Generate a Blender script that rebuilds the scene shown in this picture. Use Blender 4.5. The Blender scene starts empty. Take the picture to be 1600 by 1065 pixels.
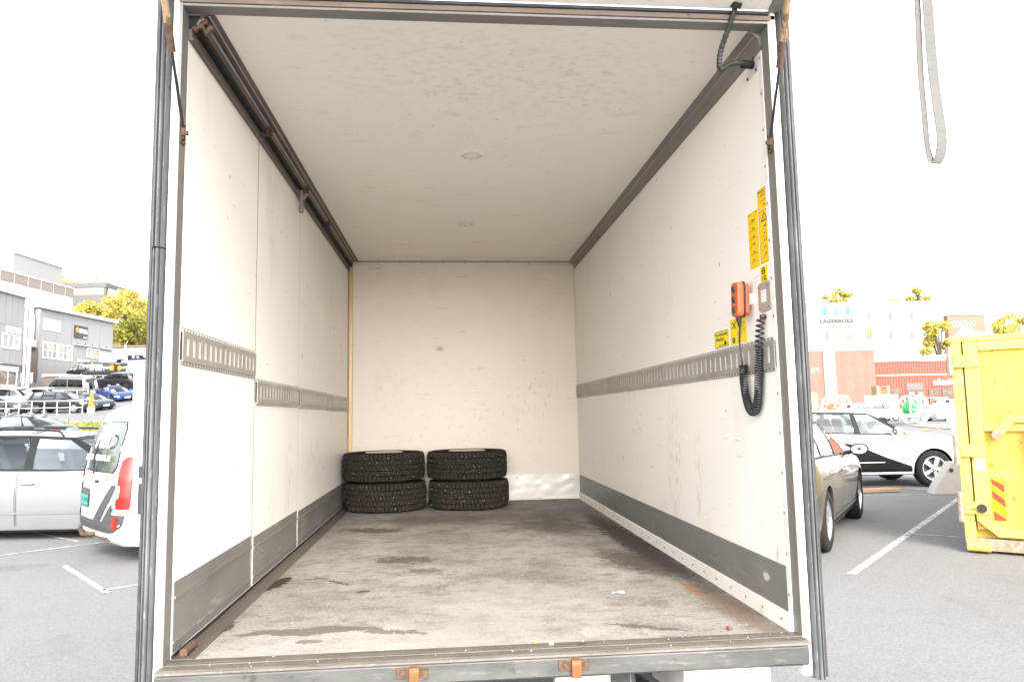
import bpy, bmesh, math, random
from mathutils import Vector, Matrix, noise as mnoise

SC = bpy.context.scene
COL = SC.collection
R = math.radians
rnd = random.Random(7)

# ---------------------------------------------------------------- camera
YAW, PITCH, ROLL = .0897, .1024, -.0179
fwd = Vector((math.sin(YAW)*math.cos(PITCH), math.cos(YAW)*math.cos(PITCH), math.sin(PITCH)))
_r = Vector((math.cos(YAW), -math.sin(YAW), 0)); _u = _r.cross(fwd)
RT = _r*math.cos(ROLL) + _u*math.sin(ROLL)
UP = -_r*math.sin(ROLL) + _u*math.cos(ROLL)
cam_d = bpy.data.cameras.new('camera'); cam = bpy.data.objects.new('camera', cam_d); COL.objects.link(cam)
cam_d.sensor_width = 36; cam_d.lens = 1120.66/1600*36; cam_d.clip_end = 3000; cam_d.clip_start = .05
cam.matrix_world = Matrix(((RT.x, UP.x, -fwd.x, .9253), (RT.y, UP.y, -fwd.y, -2.5606), (RT.z, UP.z, -fwd.z, .7892), (0, 0, 0, 1)))
SC.camera = cam

# ---------------------------------------------------------------- light
SUN_EL, SUN_AZ = R(33), math.atan2(.15, -1)      # low sun behind the camera, azimuth from +Y towards +X
world = bpy.data.worlds.new('World'); SC.world = world; world.use_nodes = True
wn = world.node_tree.nodes; wl = world.node_tree.links
bg = wn['Background']; sky = wn.new('ShaderNodeTexSky'); sky.sky_type = 'NISHITA'; sky.sun_disc = False
sky.sun_elevation = SUN_EL; sky.sun_rotation = SUN_AZ; sky.air_density = 1.0; sky.dust_density = 2.0; sky.ozone_density = 1.0
hs = wn.new('ShaderNodeHueSaturation'); hs.inputs['Saturation'].default_value = .25; wl.new(sky.outputs[0], hs.inputs['Color']); wl.new(hs.outputs[0], bg.inputs[0]); bg.inputs[1].default_value = .15
sd = bpy.data.lights.new('sun', 'SUN'); sd.energy = .65; sd.angle = R(18); sd.color = (1, .86, .68)
sun = bpy.data.objects.new('sun', sd); COL.objects.link(sun)
sdir = Vector((math.sin(SUN_AZ)*math.cos(SUN_EL), math.cos(SUN_AZ)*math.cos(SUN_EL), math.sin(SUN_EL)))
sun.rotation_euler = sdir.to_track_quat('Z', 'Y').to_euler()
vs = SC.view_settings; vs.view_transform = 'Standard'; vs.look = 'None'; vs.gamma = 1; vs.use_curve_mapping = False
vs.exposure = 2.6
SC.cycles.max_bounces = 8; SC.cycles.diffuse_bounces = 4; SC.cycles.transparent_max_bounces = 16

# ---------------------------------------------------------------- mesh helpers
class MB:
    def __init__(s): s.v = []; s.f = []
    def add(s, v, f):
        o = len(s.v); s.v += [Vector(p) for p in v]; s.f += [tuple(i+o for i in q) for q in f]; return s
    def box(s, x0, x1, y0, y1, z0, z1):
        return s.add([(x0,y0,z0),(x1,y0,z0),(x1,y1,z0),(x0,y1,z0),(x0,y0,z1),(x1,y0,z1),(x1,y1,z1),(x0,y1,z1)],
                     [(0,3,2,1),(4,5,6,7),(0,1,5,4),(1,2,6,5),(2,3,7,6),(3,0,4,7)])
    def bar(s, p, q, w, h, up=(0,0,1)):
        p = Vector(p); q = Vector(q); d = (q-p).normalized(); up = Vector(up)
        if abs(d.dot(up)) > .98: up = Vector((0,1,0)) if abs(d.y) < .9 else Vector((1,0,0))
        a = d.cross(up).normalized(); b = a.cross(d).normalized(); vs_ = []
        for c in (p, q):
            for i, j in ((-1,-1),(1,-1),(1,1),(-1,1)): vs_.append(c + a*i*w/2 + b*j*h/2)
        return s.add(vs_, [(0,3,2,1),(4,5,6,7),(0,1,5,4),(1,2,6,5),(2,3,7,6),(3,0,4,7)])
    def tube(s, pts, r, n=8, cap=True, closed=False):
        pts = [Vector(p) for p in pts]; m = len(pts); rr = r if isinstance(r, (list, tuple)) else [r]*m
        vs_ = []; a = None
        for i, p in enumerate(pts):
            if closed: d = (pts[(i+1) % m]-pts[i-1]).normalized()
            else: d = (pts[min(i+1, m-1)]-pts[max(i-1, 0)]).normalized()
            if a is None: a = d.cross(Vector((0,0,1)) if abs(d.z) < .9 else Vector((1,0,0))).normalized()
            else: a = (a - d*a.dot(d)).normalized()
            b = d.cross(a)
            for k in range(n):
                t = 2*math.pi*k/n; vs_.append(p + (a*math.cos(t)+b*math.sin(t))*rr[i])
        fs = []
        for i in range(m if closed else m-1):
            j = (i+1) % m
            for k in range(n): fs.append((i*n+k, i*n+(k+1) % n, j*n+(k+1) % n, j*n+k))
        if cap and not closed: fs += [tuple(range(n))[::-1], tuple(range((m-1)*n, m*n))]
        return s.add(vs_, fs)
    def lathe(s, prof, n=32, M=None, closed=False):
        vs_ = []; fs = []; m = len(prof)
        for k in range(n):
            t = 2*math.pi*k/n
            for (r, z) in prof: vs_.append(Vector((r*math.cos(t), r*math.sin(t), z)))
        for k in range(n):
            k2 = (k+1) % n
            for i in range(m if closed else m-1):
                j = (i+1) % m; fs.append((k*m+i, k2*m+i, k2*m+j, k*m+j))
        if M: vs_ = [M @ v for v in vs_]
        return s.add(vs_, fs)
    def prism(s, poly, plane, a, b):
        n = len(poly); mk = {'xy': lambda p, t: (p[0], p[1], t), 'xz': lambda p, t: (p[0], t, p[1]), 'yz': lambda p, t: (t, p[0], p[1])}[plane]
        v = [mk(p, a) for p in poly] + [mk(p, b) for p in poly]
        f = [tuple(range(n))[::-1], tuple(range(n, 2*n))] + [(i, (i+1) % n, n+(i+1) % n, n+i) for i in range(n)]
        return s.add(v, f)
    def grid(s, rows):
        m = len(rows); n = len(rows[0])
        return s.add([p for r_ in rows for p in r_], [(i*n+j, i*n+j+1, (i+1)*n+j+1, (i+1)*n+j) for i in range(m-1) for j in range(n-1)])
    def xf(s, M): s.v = [M @ p for p in s.v]; return s
    def mesh(s, name, mat, smooth=False, ang=40):
        me = bpy.data.meshes.new(name); me.from_pydata([tuple(p) for p in s.v], [], s.f)
        bm = bmesh.new(); bm.from_mesh(me); bmesh.ops.recalc_face_normals(bm, faces=bm.faces[:]); bm.to_mesh(me); bm.free()
        if mat: me.materials.append(mat)
        if smooth:
            me.polygons.foreach_set('use_smooth', [True]*len(me.polygons)); me.set_sharp_from_angle(angle=R(ang))
        me.update(); return me
    def build(s, name, mat, parent=None, smooth=False, bevel=0, ang=40, kind=None, seg=2):
        o = bpy.data.objects.new(name, s.mesh(name, mat, smooth, ang)); COL.objects.link(o)
        if parent is not None:
            o.parent = parent
            if parent.type == 'EMPTY' and parent.get('_world'): o.location = -parent.location
        if bevel:
            m = o.modifiers.new('bevel', 'BEVEL'); m.width = bevel; m.segments = seg; m.limit_method = 'ANGLE'; m.angle_limit = R(40)
        if kind: o['kind'] = kind
        return o
def thing(name, label, cat, loc=(0,0,0), rz=0, group=None, worldspace=False):
    o = bpy.data.objects.new(name, None); COL.objects.link(o); o.location = loc; o.rotation_euler = (0,0,rz); o.empty_display_size = .2
    o['label'] = label; o['category'] = cat
    if group: o['group'] = group
    if worldspace: o['_world'] = 1
    return o
def tag(o, label, cat, group=None):
    o['label'] = label; o['category'] = cat
    if group: o['group'] = group
    return o
def struct(o): o['kind'] = 'structure'; return o
def copyobj(o, parent, loc=None, rot=None):
    c = o.copy(); COL.objects.link(c); c.parent = parent
    if loc is not None: c.location = loc
    if rot is not None: c.rotation_euler = rot
    return c
def text(name, body, size, mat, parent, M, extrude=.001, align='CENTER', sx=1, bold=0):
    cu = bpy.data.curves.new(name, 'FONT'); cu.body = body; cu.size = size; cu.extrude = extrude; cu.align_x = align; cu.align_y = 'CENTER'; cu.offset = bold; cu.space_character = 1.1; cu.resolution_u = 3
    t = bpy.data.objects.new(name+'_t', cu); COL.objects.link(t)
    me = bpy.data.meshes.new_from_object(t.evaluated_get(bpy.context.evaluated_depsgraph_get()))
    bpy.data.objects.remove(t)
    me.materials.clear(); me.materials.append(mat)
    me.transform(M @ Matrix.Diagonal((sx, 1, 1, 1)))
    o = bpy.data.objects.new(name, me); COL.objects.link(o); o['kind'] = 'stuff'
    if parent is not None:
        o.parent = parent
        if parent.type == 'EMPTY' and parent.get('_world'): o.location = -parent.location
    return o
def frame(o, x, y):
    """matrix with local x axis = x, local y axis = y, origin o"""
    x = Vector(x).normalized(); y = Vector(y).normalized(); z = x.cross(y)
    return Matrix(((x.x,y.x,z.x,o[0]),(x.y,y.y,z.y,o[1]),(x.z,y.z,z.z,o[2]),(0,0,0,1)))
def lerp(a, b, t): return a+(b-a)*t
def interp(tab, x):
    if x <= tab[0][0]: return tab[0][1]
    for (a, va), (b, vb) in zip(tab, tab[1:]):
        if x <= b: return lerp(va, vb, (x-a)/(b-a))
    return tab[-1][1]
def sinterp(tab, x):
    """smooth (catmull) interpolation of a table"""
    if x <= tab[0][0]: return tab[0][1]
    if x >= tab[-1][0]: return tab[-1][1]
    n = len(tab)
    for i in range(n-1):
        if x <= tab[i+1][0]:
            x0, y0 = tab[i]; x1, y1 = tab[i+1]; h = x1-x0
            def sl(k):
                if k == 0 or k == n-1: return 0
                d0 = (tab[k][1]-tab[k-1][1])/(tab[k][0]-tab[k-1][0]); d1 = (tab[k+1][1]-tab[k][1])/(tab[k+1][0]-tab[k][0])
                return 0 if d0*d1 <= 0 else 2*d0*d1/(d0+d1)
            m0, m1 = sl(i)*h, sl(i+1)*h; t = (x-x0)/h
            return (2*t**3-3*t*t+1)*y0+(t**3-2*t*t+t)*m0+(-2*t**3+3*t*t)*y1+(t**3-t*t)*m1

# ---------------------------------------------------------------- material helper
def M(name, col, rough=.5, metal=0, layers=(), bump=None, coat=0, spec=.5, rlayers=()):
    m = bpy.data.materials.new(name); m.use_nodes = True; nt = m.node_tree; N = nt.nodes; L = nt.links; b = N['Principled BSDF']
    b.inputs['Roughness'].default_value = rough; b.inputs['Metallic'].default_value = metal
    b.inputs['Coat Weight'].default_value = coat; b.inputs['Coat Roughness'].default_value = .06; b.inputs['Specular IOR Level'].default_value = spec
    b.inputs['Base Color'].default_value = (*col, 1)
    tc = None; ecache = {}
    def coords():
        nonlocal tc
        if tc is None: tc = N.new('ShaderNodeTexCoord')
        return tc.outputs['Object']
    def scaled(sc):
        mp = N.new('ShaderNodeMapping'); L.new(coords(), mp.inputs[0])
        mp.inputs['Scale'].default_value = sc if isinstance(sc, (tuple, list)) else (sc, sc, sc)
        return mp
    def fac_of(l):
        if l[0] == 'n':       # ('n', scale, detail, lo, hi, ...)
            nz = N.new('ShaderNodeTexNoise'); nz.inputs['Scale'].default_value = 1; nz.inputs['Detail'].default_value = min(l[2], 4); nz.inputs['Roughness'].default_value = .62
            mp = scaled(l[1]); L.new(mp.outputs[0], nz.inputs['Vector'])
            if len(l) > 7: mp.inputs['Location'].default_value = l[7]
            src = nz.outputs[0]
        elif l[0] == 'x':     # ('x', (centre, radii, rot), noise scale, lo, hi, colour, strength) marks clustered in one area
            mp = N.new('ShaderNodeMapping'); mp.vector_type = 'TEXTURE'; L.new(coords(), mp.inputs[0]); c, rd, rz = l[1]
            mp.inputs['Location'].default_value = c; mp.inputs['Scale'].default_value = rd; mp.inputs['Rotation'].default_value = rz
            ln = N.new('ShaderNodeVectorMath'); ln.operation = 'LENGTH'; L.new(mp.outputs[0], ln.inputs[0])
            m0 = N.new('ShaderNodeMapRange'); L.new(ln.outputs['Value'], m0.inputs[0]); m0.inputs[1].default_value = 1; m0.inputs[2].default_value = .35; em = m0.outputs[0]
            nz = N.new('ShaderNodeTexNoise'); nz.inputs['Scale'].default_value = 1; nz.inputs['Detail'].default_value = 4; nz.inputs['Roughness'].default_value = .62
            L.new(scaled(l[2]).outputs[0], nz.inputs['Vector']); src = nz.outputs[0]
        elif l[0] == 'v':     # voronoi specks
            nz = N.new('ShaderNodeTexVoronoi'); nz.inputs['Scale'].default_value = 1
            L.new(scaled(l[1]).outputs[0], nz.inputs['Vector']); src = nz.outputs['Distance']
        elif l[0] == 'vc':    # voronoi cell colour (random per cell)
            nz = N.new('ShaderNodeTexVoronoi'); nz.inputs['Scale'].default_value = 1
            L.new(scaled(l[1]).outputs[0], nz.inputs['Vector']); sp = N.new('ShaderNodeSeparateColor'); L.new(nz.outputs['Color'], sp.inputs[0]); src = sp.outputs[0]
        elif l[0] == 'e':     # ('e', centre, radii, rz, dist_scale, dist_amt, hi ...) irregular patch
            key = 5 if l[3] < 7.5 else 21
            if key not in ecache:
                nz = N.new('ShaderNodeTexNoise'); nz.inputs['Scale'].default_value = key; nz.inputs['Detail'].default_value = 4; nz.inputs['Roughness'].default_value = .65
                L.new(coords(), nz.inputs['Vector']); ecache[key] = nz
            nz = ecache[key]
            sb = N.new('ShaderNodeVectorMath'); sb.operation = 'SUBTRACT'; L.new(nz.outputs['Color'], sb.inputs[0]); sb.inputs[1].default_value = (.5,.5,.5)
            sc_ = N.new('ShaderNodeVectorMath'); sc_.operation = 'SCALE'; L.new(sb.outputs[0], sc_.inputs[0]); sc_.inputs['Scale'].default_value = l[4]
            ad = N.new('ShaderNodeVectorMath'); ad.operation = 'ADD'; L.new(sc_.outputs[0], ad.inputs[0]); L.new(coords(), ad.inputs[1])
            mp = N.new('ShaderNodeMapping'); mp.vector_type = 'TEXTURE'; L.new(ad.outputs[0], mp.inputs[0])
            c, rd, rz = l[1]; mp.inputs['Location'].default_value = c; mp.inputs['Scale'].default_value = rd; mp.inputs['Rotation'].default_value = rz
            ln = N.new('ShaderNodeVectorMath'); ln.operation = 'LENGTH'; L.new(mp.outputs[0], ln.inputs[0])
            mr = N.new('ShaderNodeMapRange'); L.new(ln.outputs['Value'], mr.inputs[0]); mr.inputs[1].default_value = 1.0; mr.inputs[2].default_value = 1-l[2]; mr.inputs[3].default_value = 0; mr.inputs[4].default_value = 1
            return mr.outputs[0]
        mr = N.new('ShaderNodeMapRange'); L.new(src, mr.inputs[0]); mr.inputs[1].default_value = l[3]; mr.inputs[2].default_value = l[4]
        if l[0] == 'x':
            ml = N.new('ShaderNodeMath'); ml.operation = 'MULTIPLY'; L.new(mr.outputs[0], ml.inputs[0]); L.new(em, ml.inputs[1]); return ml.outputs[0]
        return mr.outputs[0]
    cur = None
    for l in layers:
        f = fac_of(l); c, st = l[5], l[6]
        mul = N.new('ShaderNodeMath'); mul.operation = 'MULTIPLY'; L.new(f, mul.inputs[0]); mul.inputs[1].default_value = st
        mx = N.new('ShaderNodeMix'); mx.data_type = 'RGBA'; L.new(mul.outputs[0], mx.inputs[0])
        if cur is None: mx.inputs[6].default_value = (*col, 1)
        else: L.new(cur, mx.inputs[6])
        mx.inputs[7].default_value = (*c, 1); cur = mx.outputs[2]
    if cur is not None: L.new(cur, b.inputs['Base Color'])
    if rlayers:
        cr = None
        for l in rlayers:
            f = fac_of(l); mx = N.new('ShaderNodeMix'); mul = N.new('ShaderNodeMath'); mul.operation = 'MULTIPLY'; L.new(f, mul.inputs[0]); mul.inputs[1].default_value = l[6]
            L.new(mul.outputs[0], mx.inputs[0])
            if cr is None: mx.inputs[2].default_value = rough
            else: L.new(cr, mx.inputs[2])
            mx.inputs[3].default_value = l[5]; cr = mx.outputs[0]
        L.new(cr, b.inputs['Roughness'])
    if bump:
        nz = N.new('ShaderNodeTexNoise'); nz.inputs['Scale'].default_value = 1; nz.inputs['Detail'].default_value = 4
        L.new(scaled(bump[0]).outputs[0], nz.inputs['Vector'])
        bp = N.new('ShaderNodeBump'); bp.inputs['Strength'].default_value = bump[1]; bp.inputs['Distance'].default_value = bump[2]
        L.new(nz.outputs[0], bp.inputs['Height']); L.new(bp.outputs[0], b.inputs['Normal'])
    return m
def glass(name, tint=(.75,.8,.78), ior=1.5, rough=0):
    m = bpy.data.materials.new(name); m.use_nodes = True; nt = m.node_tree; N = nt.nodes; L = nt.links
    N.remove(N['Principled BSDF']); out = N['Material Output']
    t = N.new('ShaderNodeBsdfTransparent'); t.inputs[0].default_value = (*tint, 1)
    g = N.new('ShaderNodeBsdfGlossy'); g.inputs['Roughness'].default_value = rough; g.inputs[0].default_value = (.95,.97,1,1)
    fr = N.new('ShaderNodeFresnel'); fr.inputs[0].default_value = ior
    mx = N.new('ShaderNodeMixShader'); L.new(fr.outputs[0], mx.inputs[0]); L.new(t.outputs[0], mx.inputs[1]); L.new(g.outputs[0], mx.inputs[2]); L.new(mx.outputs[0], out.inputs[0])
    return m
def foliage(name, a, b, c):
    m = bpy.data.materials.new(name); m.use_nodes = True; nt = m.node_tree; N = nt.nodes; L = nt.links; p = N['Principled BSDF']
    p.inputs['Roughness'].default_value = .6; p.inputs['Specular IOR Level'].default_value = .25
    gi = N.new('ShaderNodeNewGeometry'); cr = N.new('ShaderNodeValToRGB'); L.new(gi.outputs['Random Per Island'], cr.inputs[0])
    e = cr.color_ramp.elements; e[0].color = (*a, 1); e[1].color = (*c, 1); k = e.new(.5); k.color = (*b, 1)
    L.new(cr.outputs[0], p.inputs['Base Color'])
    tr = N.new('ShaderNodeBsdfTranslucent'); L.new(cr.outputs[0], tr.inputs[0]); mx = N.new('ShaderNodeMixShader'); mx.inputs[0].default_value = .45
    L.new(p.outputs[0], mx.inputs[1]); L.new(tr.outputs[0], mx.inputs[2]); L.new(mx.outputs[0], N['Material Output'].inputs[0])
    return m
# ================================================================ the box truck
G = -.85
W, LL, H = 2.15, 4.2022, 2.2544
DIRT = (.33,.25,.16); SCUFF = (.42,.36,.29)
def white_wall(name, seed, base=(.84,.81,.755), extra=[]):
    o = (seed*3.1, seed*7.7, seed*1.3)
    return M(name, base, .42, layers=[
        ('n', 1.1, 3, .42, .72, tuple(c*.93 for c in base), .6, o),
        ('n', (2.6,2.6,1.1), 4, .60, .78, (.60,.50,.38), .35, o),
        ('n', (5,5,44), 4, .66, .74, SCUFF, .6, o),
        ('n', (13,13,9), 4, .705, .73, (.20,.13,.08), .8, o)]+extra)
m_wallR = white_wall('wall_white_a', 1, (.85,.82,.765), [
    ('x', ((W,1.30,.55),(.3,.16,.45),(0,0,0)), (40,40,16), .50, .66, (.42,.33,.22), .55),
    ('x', ((W,.92,.42),(.3,.07,.36),(0,0,0)), (30,30,12), .48, .66, (.50,.38,.23), .5),
    ('x', ((W,2.1,.9),(.3,.6,.5),(0,0,0)), (30,30,14), .60, .70, (.42,.34,.25), .6),
    ('e', ((W,.10,.25),(.2,.010,.045),(0,0,0)), .6, 12, .03, (.5,.28,.10), .6)])
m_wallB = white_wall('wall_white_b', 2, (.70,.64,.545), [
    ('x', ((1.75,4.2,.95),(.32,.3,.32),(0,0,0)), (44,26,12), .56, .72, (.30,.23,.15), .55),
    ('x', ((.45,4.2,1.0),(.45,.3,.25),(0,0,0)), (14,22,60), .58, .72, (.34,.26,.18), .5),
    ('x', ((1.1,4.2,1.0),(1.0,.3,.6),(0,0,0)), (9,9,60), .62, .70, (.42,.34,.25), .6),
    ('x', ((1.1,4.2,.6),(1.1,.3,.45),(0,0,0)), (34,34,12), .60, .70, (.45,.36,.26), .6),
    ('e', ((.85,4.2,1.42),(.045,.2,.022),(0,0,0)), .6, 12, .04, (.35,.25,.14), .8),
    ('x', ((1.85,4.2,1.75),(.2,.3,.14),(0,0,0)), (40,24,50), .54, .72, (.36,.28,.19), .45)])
m_panel = white_wall('panel_white', 3, (.85,.82,.765), [
    ('x', ((0,1.75,.35),(.3,.12,.4),(0,0,0)), (30,30,10), .50, .66, (.36,.28,.19), .6),
    ('x', ((0,.75,.55),(.3,.12,.3),(0,0,0)), (40,40,20), .55, .68, (.42,.33,.24), .55),
    ('x', ((0,2.6,.5),(.3,.35,.4),(0,0,0)), (26,26,9), .54, .70, (.42,.34,.25), .5)])
m_ceil = M('ceiling_white', (.86,.825,.765), .45, layers=[
    ('n', .9, 3, .42, .72, (.81,.77,.70), .5),
    ('n', (5,11,6), 4, .60, .74, (.60,.51,.40), .40),
    ('x', ((1.15,.40,2.25),(1.2,.55,.6),(0,0,.1)), (22,40,9), .50, .76, (.46,.36,.25), .38),
    ('x', ((1.1,.9,2.25),(1.2,.9,.6),(0,0,.1)), (60,22,20), .62, .72, (.36,.28,.19), .5),
    ('x', ((1.1,2.6,2.25),(1.2,1.6,.6),(0,0,.1)), (9,50,20), .66, .72, (.42,.34,.26), .5),
    ('e', ((1.35,.42,2.25),(.12,.035,.3),(0,0,.15)), .3, 9, .10, (.86,.83,.78), .7),
    ('n', (24,40,30), 3, .715, .74, (.25,.18,.12), .6)])
m_floor = M('floor_ply', (.27,.255,.235), .7, spec=.18, layers=[
    ('n', (1.6,1.4,1), 4, .40, .62, (.165,.150,.132), .8),
    ('n', (4,5.2,1), 4, .48, .62, (.108,.095,.081), .62),
    ('n', (11,17,1), 4, .52, .64, (.075,.064,.054), .5),
    ('n', (75,75,75), 2, .46, .70, (.38,.365,.34), .42),
    ('n', (46,60,46), 2, .52, .72, (.10,.088,.075), .42),
    ('e', ((.75,.02,0),(.98,.36,.5),(0,0,0)), .9, 2, .8, (.37,.355,.325), .62),
    ('e', ((1.15,.5,0),(.6,.45,.5),(0,0,0)), .9, 2, .6, (.33,.31,.275), .45),
    ('e', ((.40,.27,0),(.29,.05,.3),(0,0,.02)), .10, 6, .16, (.105,.09,.07), .85),
    ('e', ((.72,.215,0),(.13,.03,.3),(0,0,-.3)), .12, 9, .12, (.12,.10,.078), .8),
    ('e', ((.42,.14,0),(.055,.02,.3),(0,0,.1)), .12, 10, .06, (.105,.09,.068), .75),
    ('e', ((1.66,.13,0),(.17,.022,.3),(0,0,-.45)), .12, 8, .10, (.095,.082,.058), .88),
    ('e', ((.385,1.06,0),(.11,.014,.3),(0,0,-.75)), .12, 12, .10, (.045,.035,.026), .92),
    ('e', ((.27,1.16,0),(.055,.016,.3),(0,0,.1)), .12, 12, .08, (.05,.038,.028), .9),
    ('e', ((.53,.86,0),(.035,.018,.3),(0,0,.1)), .12, 12, .05, (.05,.038,.028), .88),
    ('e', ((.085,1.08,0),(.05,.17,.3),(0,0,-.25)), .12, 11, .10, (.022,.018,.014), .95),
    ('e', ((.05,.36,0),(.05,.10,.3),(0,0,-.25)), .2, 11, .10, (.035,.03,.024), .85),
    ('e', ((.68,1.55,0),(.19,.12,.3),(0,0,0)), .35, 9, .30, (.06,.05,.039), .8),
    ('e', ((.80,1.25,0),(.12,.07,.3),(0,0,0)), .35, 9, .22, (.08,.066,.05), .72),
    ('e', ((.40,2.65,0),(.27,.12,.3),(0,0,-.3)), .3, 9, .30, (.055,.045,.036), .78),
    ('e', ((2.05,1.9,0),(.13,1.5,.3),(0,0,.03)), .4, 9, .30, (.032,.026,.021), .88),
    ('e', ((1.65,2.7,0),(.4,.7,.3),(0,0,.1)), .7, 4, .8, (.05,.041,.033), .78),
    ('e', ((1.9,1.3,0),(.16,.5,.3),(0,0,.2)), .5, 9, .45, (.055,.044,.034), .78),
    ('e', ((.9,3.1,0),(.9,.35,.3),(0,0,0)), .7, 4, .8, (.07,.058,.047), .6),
    ('e', ((2.0,.66,0),(.018,.17,.3),(0,0,.03)), .5, 12, .06, (.30,.12,.035), .8),
    ('e', ((2.06,.35,0),(.10,.5,.3),(0,0,.03)), .6, 9, .2, (.12,.07,.04), .6),
    ('n', (120,120,120), 1, .70, .73, (.55,.53,.49), .45)],
    bump=((70,70,70), .25, .004))
m_alu = M('aluminium_worn', (.225,.212,.195), .5, .35, layers=[('n', 3, 6, .45, .7, (.17,.15,.13), .6), ('n', (8,60,60), 5, .6, .7, (.36,.335,.3), .5), ('n', 22, 5, .64, .72, (.17,.13,.10), .6)])
m_kick = M('kick_plate', (.235,.227,.205), .5, .35, layers=[('n', 2, 6, .42, .7, (.15,.145,.13), .6), ('n', (30,3,50), 7, .60, .66, (.34,.33,.31), .5), ('n', (50,3,9), 7, .64, .68, (.42,.41,.39), .5), ('n', 14, 5, .64, .72, (.38,.34,.28), .5), ('e', ((2.15,.20,.15),(.1,.035,.02),(0,0,0)), .5, 20, .02, (.75,.74,.7), .8)])
m_rail = M('cargo_rail_zinc', (.38,.36,.33), .45, .35, layers=[('n', 4, 6, .42, .7, (.24,.223,.2), .6), ('n', 30, 5, .6, .7, (.24,.20,.17), .5), ('n', (60,4,60), 5, .6, .7, (.62,.6,.57), .4)])
m_track = M('door_track_steel', (.155,.133,.113), .5, .5, layers=[('n', (4,2,4), 6, .45, .7, (.085,.072,.06), .7), ('n', 12, 6, .62, .72, (.20,.10,.045), .8), ('n', (30,2,30), 5, .6, .7, (.26,.235,.21), .5)])
m_black = M('black_gap', (.012,.011,.010), .8)
m_rubber = M('rubber_bumper', (.085,.087,.093), .55, spec=.3, layers=[('n', (20,20,3), 6, .45, .7, (.20,.203,.21), .65), ('n', (60,60,14), 5, .6, .7, (.32,.32,.325), .5), ('n', 40, 4, .67, .72, (.02,.02,.02), .8)], bump=((50,50,9), .3, .004))
m_rubb2 = M('rubber_edge', (.03,.034,.036), .55, layers=[('n', 20, 5, .5, .7, (.07,.07,.075), .6)])
m_wpaint = M('white_paint_worn', (.80,.77,.72), .45, layers=[('n', 3, 6, .5, .75, (.66,.58,.46), .6), ('n', 25, 6, .64, .72, (.42,.27,.13), .6), ('n', (60,60,8), 4, .66, .72, (.4,.36,.3), .5)])
m_sill = M('sill_steel', (.115,.114,.111), .5, .45, layers=[('n', (3,8,8), 6, .42, .62, (.065,.064,.062), .75), ('n', (9,60,60), 5, .58, .68, (.20,.197,.19), .6), ('n', 16, 6, .63, .7, (.05,.048,.045), .7), ('n', 40, 4, .7, .74, (.3,.16,.07), .6)], bump=((40,40,40), .2, .004))
m_lip = M('sill_lip', (.135,.122,.107), .55, .3, layers=[('n', (5,30,30), 6, .45, .68, (.075,.064,.054), .7), ('n', (90,90,90), 3, .64, .70, (.36,.34,.31), .6), ('n', (14,40,40), 6, .62, .7, (.13,.10,.08), .6)], bump=((60,60,60), .3, .004))
m_rust = M('rust_brown', (.105,.062,.04), .8, .1, layers=[('n', 60, 6, .45, .65, (.05,.032,.022), .8), ('n', 40, 5, .6, .7, (.20,.11,.055), .6)], bump=((120,120,120), .4, .003))
m_orange = M('rusty_orange_paint', (.25,.062,.016), .6, .1, layers=[('n', 50, 6, .52, .68, (.13,.06,.03), .7), ('n', 160, 3, .6, .7, (.34,.14,.05), .4)], bump=((120,120,120), .3, .002))
m_strutY = M('strut_flaked', (.36,.27,.16), .6, .2, layers=[('n', (40,40,14), 6, .48, .56, (.15,.08,.04), .9), ('n', (30,30,10), 5, .6, .66, (.62,.55,.38), .8)])
m_rod = M('strut_rod', (.05,.05,.055), .3, .7)
m_hose = M('black_conduit', (.035,.033,.03), .45, layers=[('n', 40, 4, .5, .7, (.12,.105,.085), .6)])
m_sunstrip = M('corner_strip_sunglow', (.60,.40,.21), .35, .35, layers=[('n', (30,30,2), 5, .45, .7, (.42,.29,.19), .6), ('n', 40, 4, .64, .72, (.2,.13,.09), .7)])  # yellow corner strip, with the golden glow of the sun put into its colour
m_yel = M('sticker_yellow', (.90,.56,.003), .35, layers=[('n', 14, 4, .5, .75, (.84,.50,.003), .5), ('n', 60, 5, .68, .74, (.6,.42,.1), .5)])
m_yel2 = M('sticker_lemon', (.90,.67,.004), .35, layers=[('n', 14, 4, .5, .75, (.85,.62,.004), .5)])
m_ink = M('print_black', (.03,.028,.02), .5)
m_ink2 = M('print_faded', (.30,.18,.01), .5)
m_steelp = M('steel_plate', (.38,.36,.335), .45, .3, layers=[('n', 14, 5, .45, .7, (.33,.28,.24), .6)])
m_dent = M('white_metal_plate', (.68,.655,.62), .36, .15, layers=[('n', 5, 5, .5, .7, (.66,.63,.58), .5), ('n', (24,24,24), 6, .66, .72, (.25,.2,.16), .7)])
m_lampw = M('lamp_cover', (.80,.775,.73), .3)
m_screw = M('screw_head', (.30,.25,.20), .5, .5)
m_outer = M('truck_outside_white', (.78,.78,.77), .3, coat=.3, layers=[('n', 2, 5, .5, .75, (.68,.67,.65), .5)])

T = thing('box_truck', 'white box truck seen into its empty cargo box through the open rear', 'truck', (W/2, 2.1, G), worldspace=True)
# floor with a slightly warped top
mb = MB(); nx, ny = 30, 50
rows = [[(W*i/nx, -.005+(LL+.005)*j/ny, .0018*mnoise.noise(Vector((i*.35, j*.3, 2)))) for i in range(nx+1)] for j in range(ny+1)]
mb.grid(rows)
fl = mb.build('floor', m_floor, T, smooth=True)
MB().box(-.055, W+.055, .002, LL+.06, -.09, -.004).build('floor_slab', m_sill, T)
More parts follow.
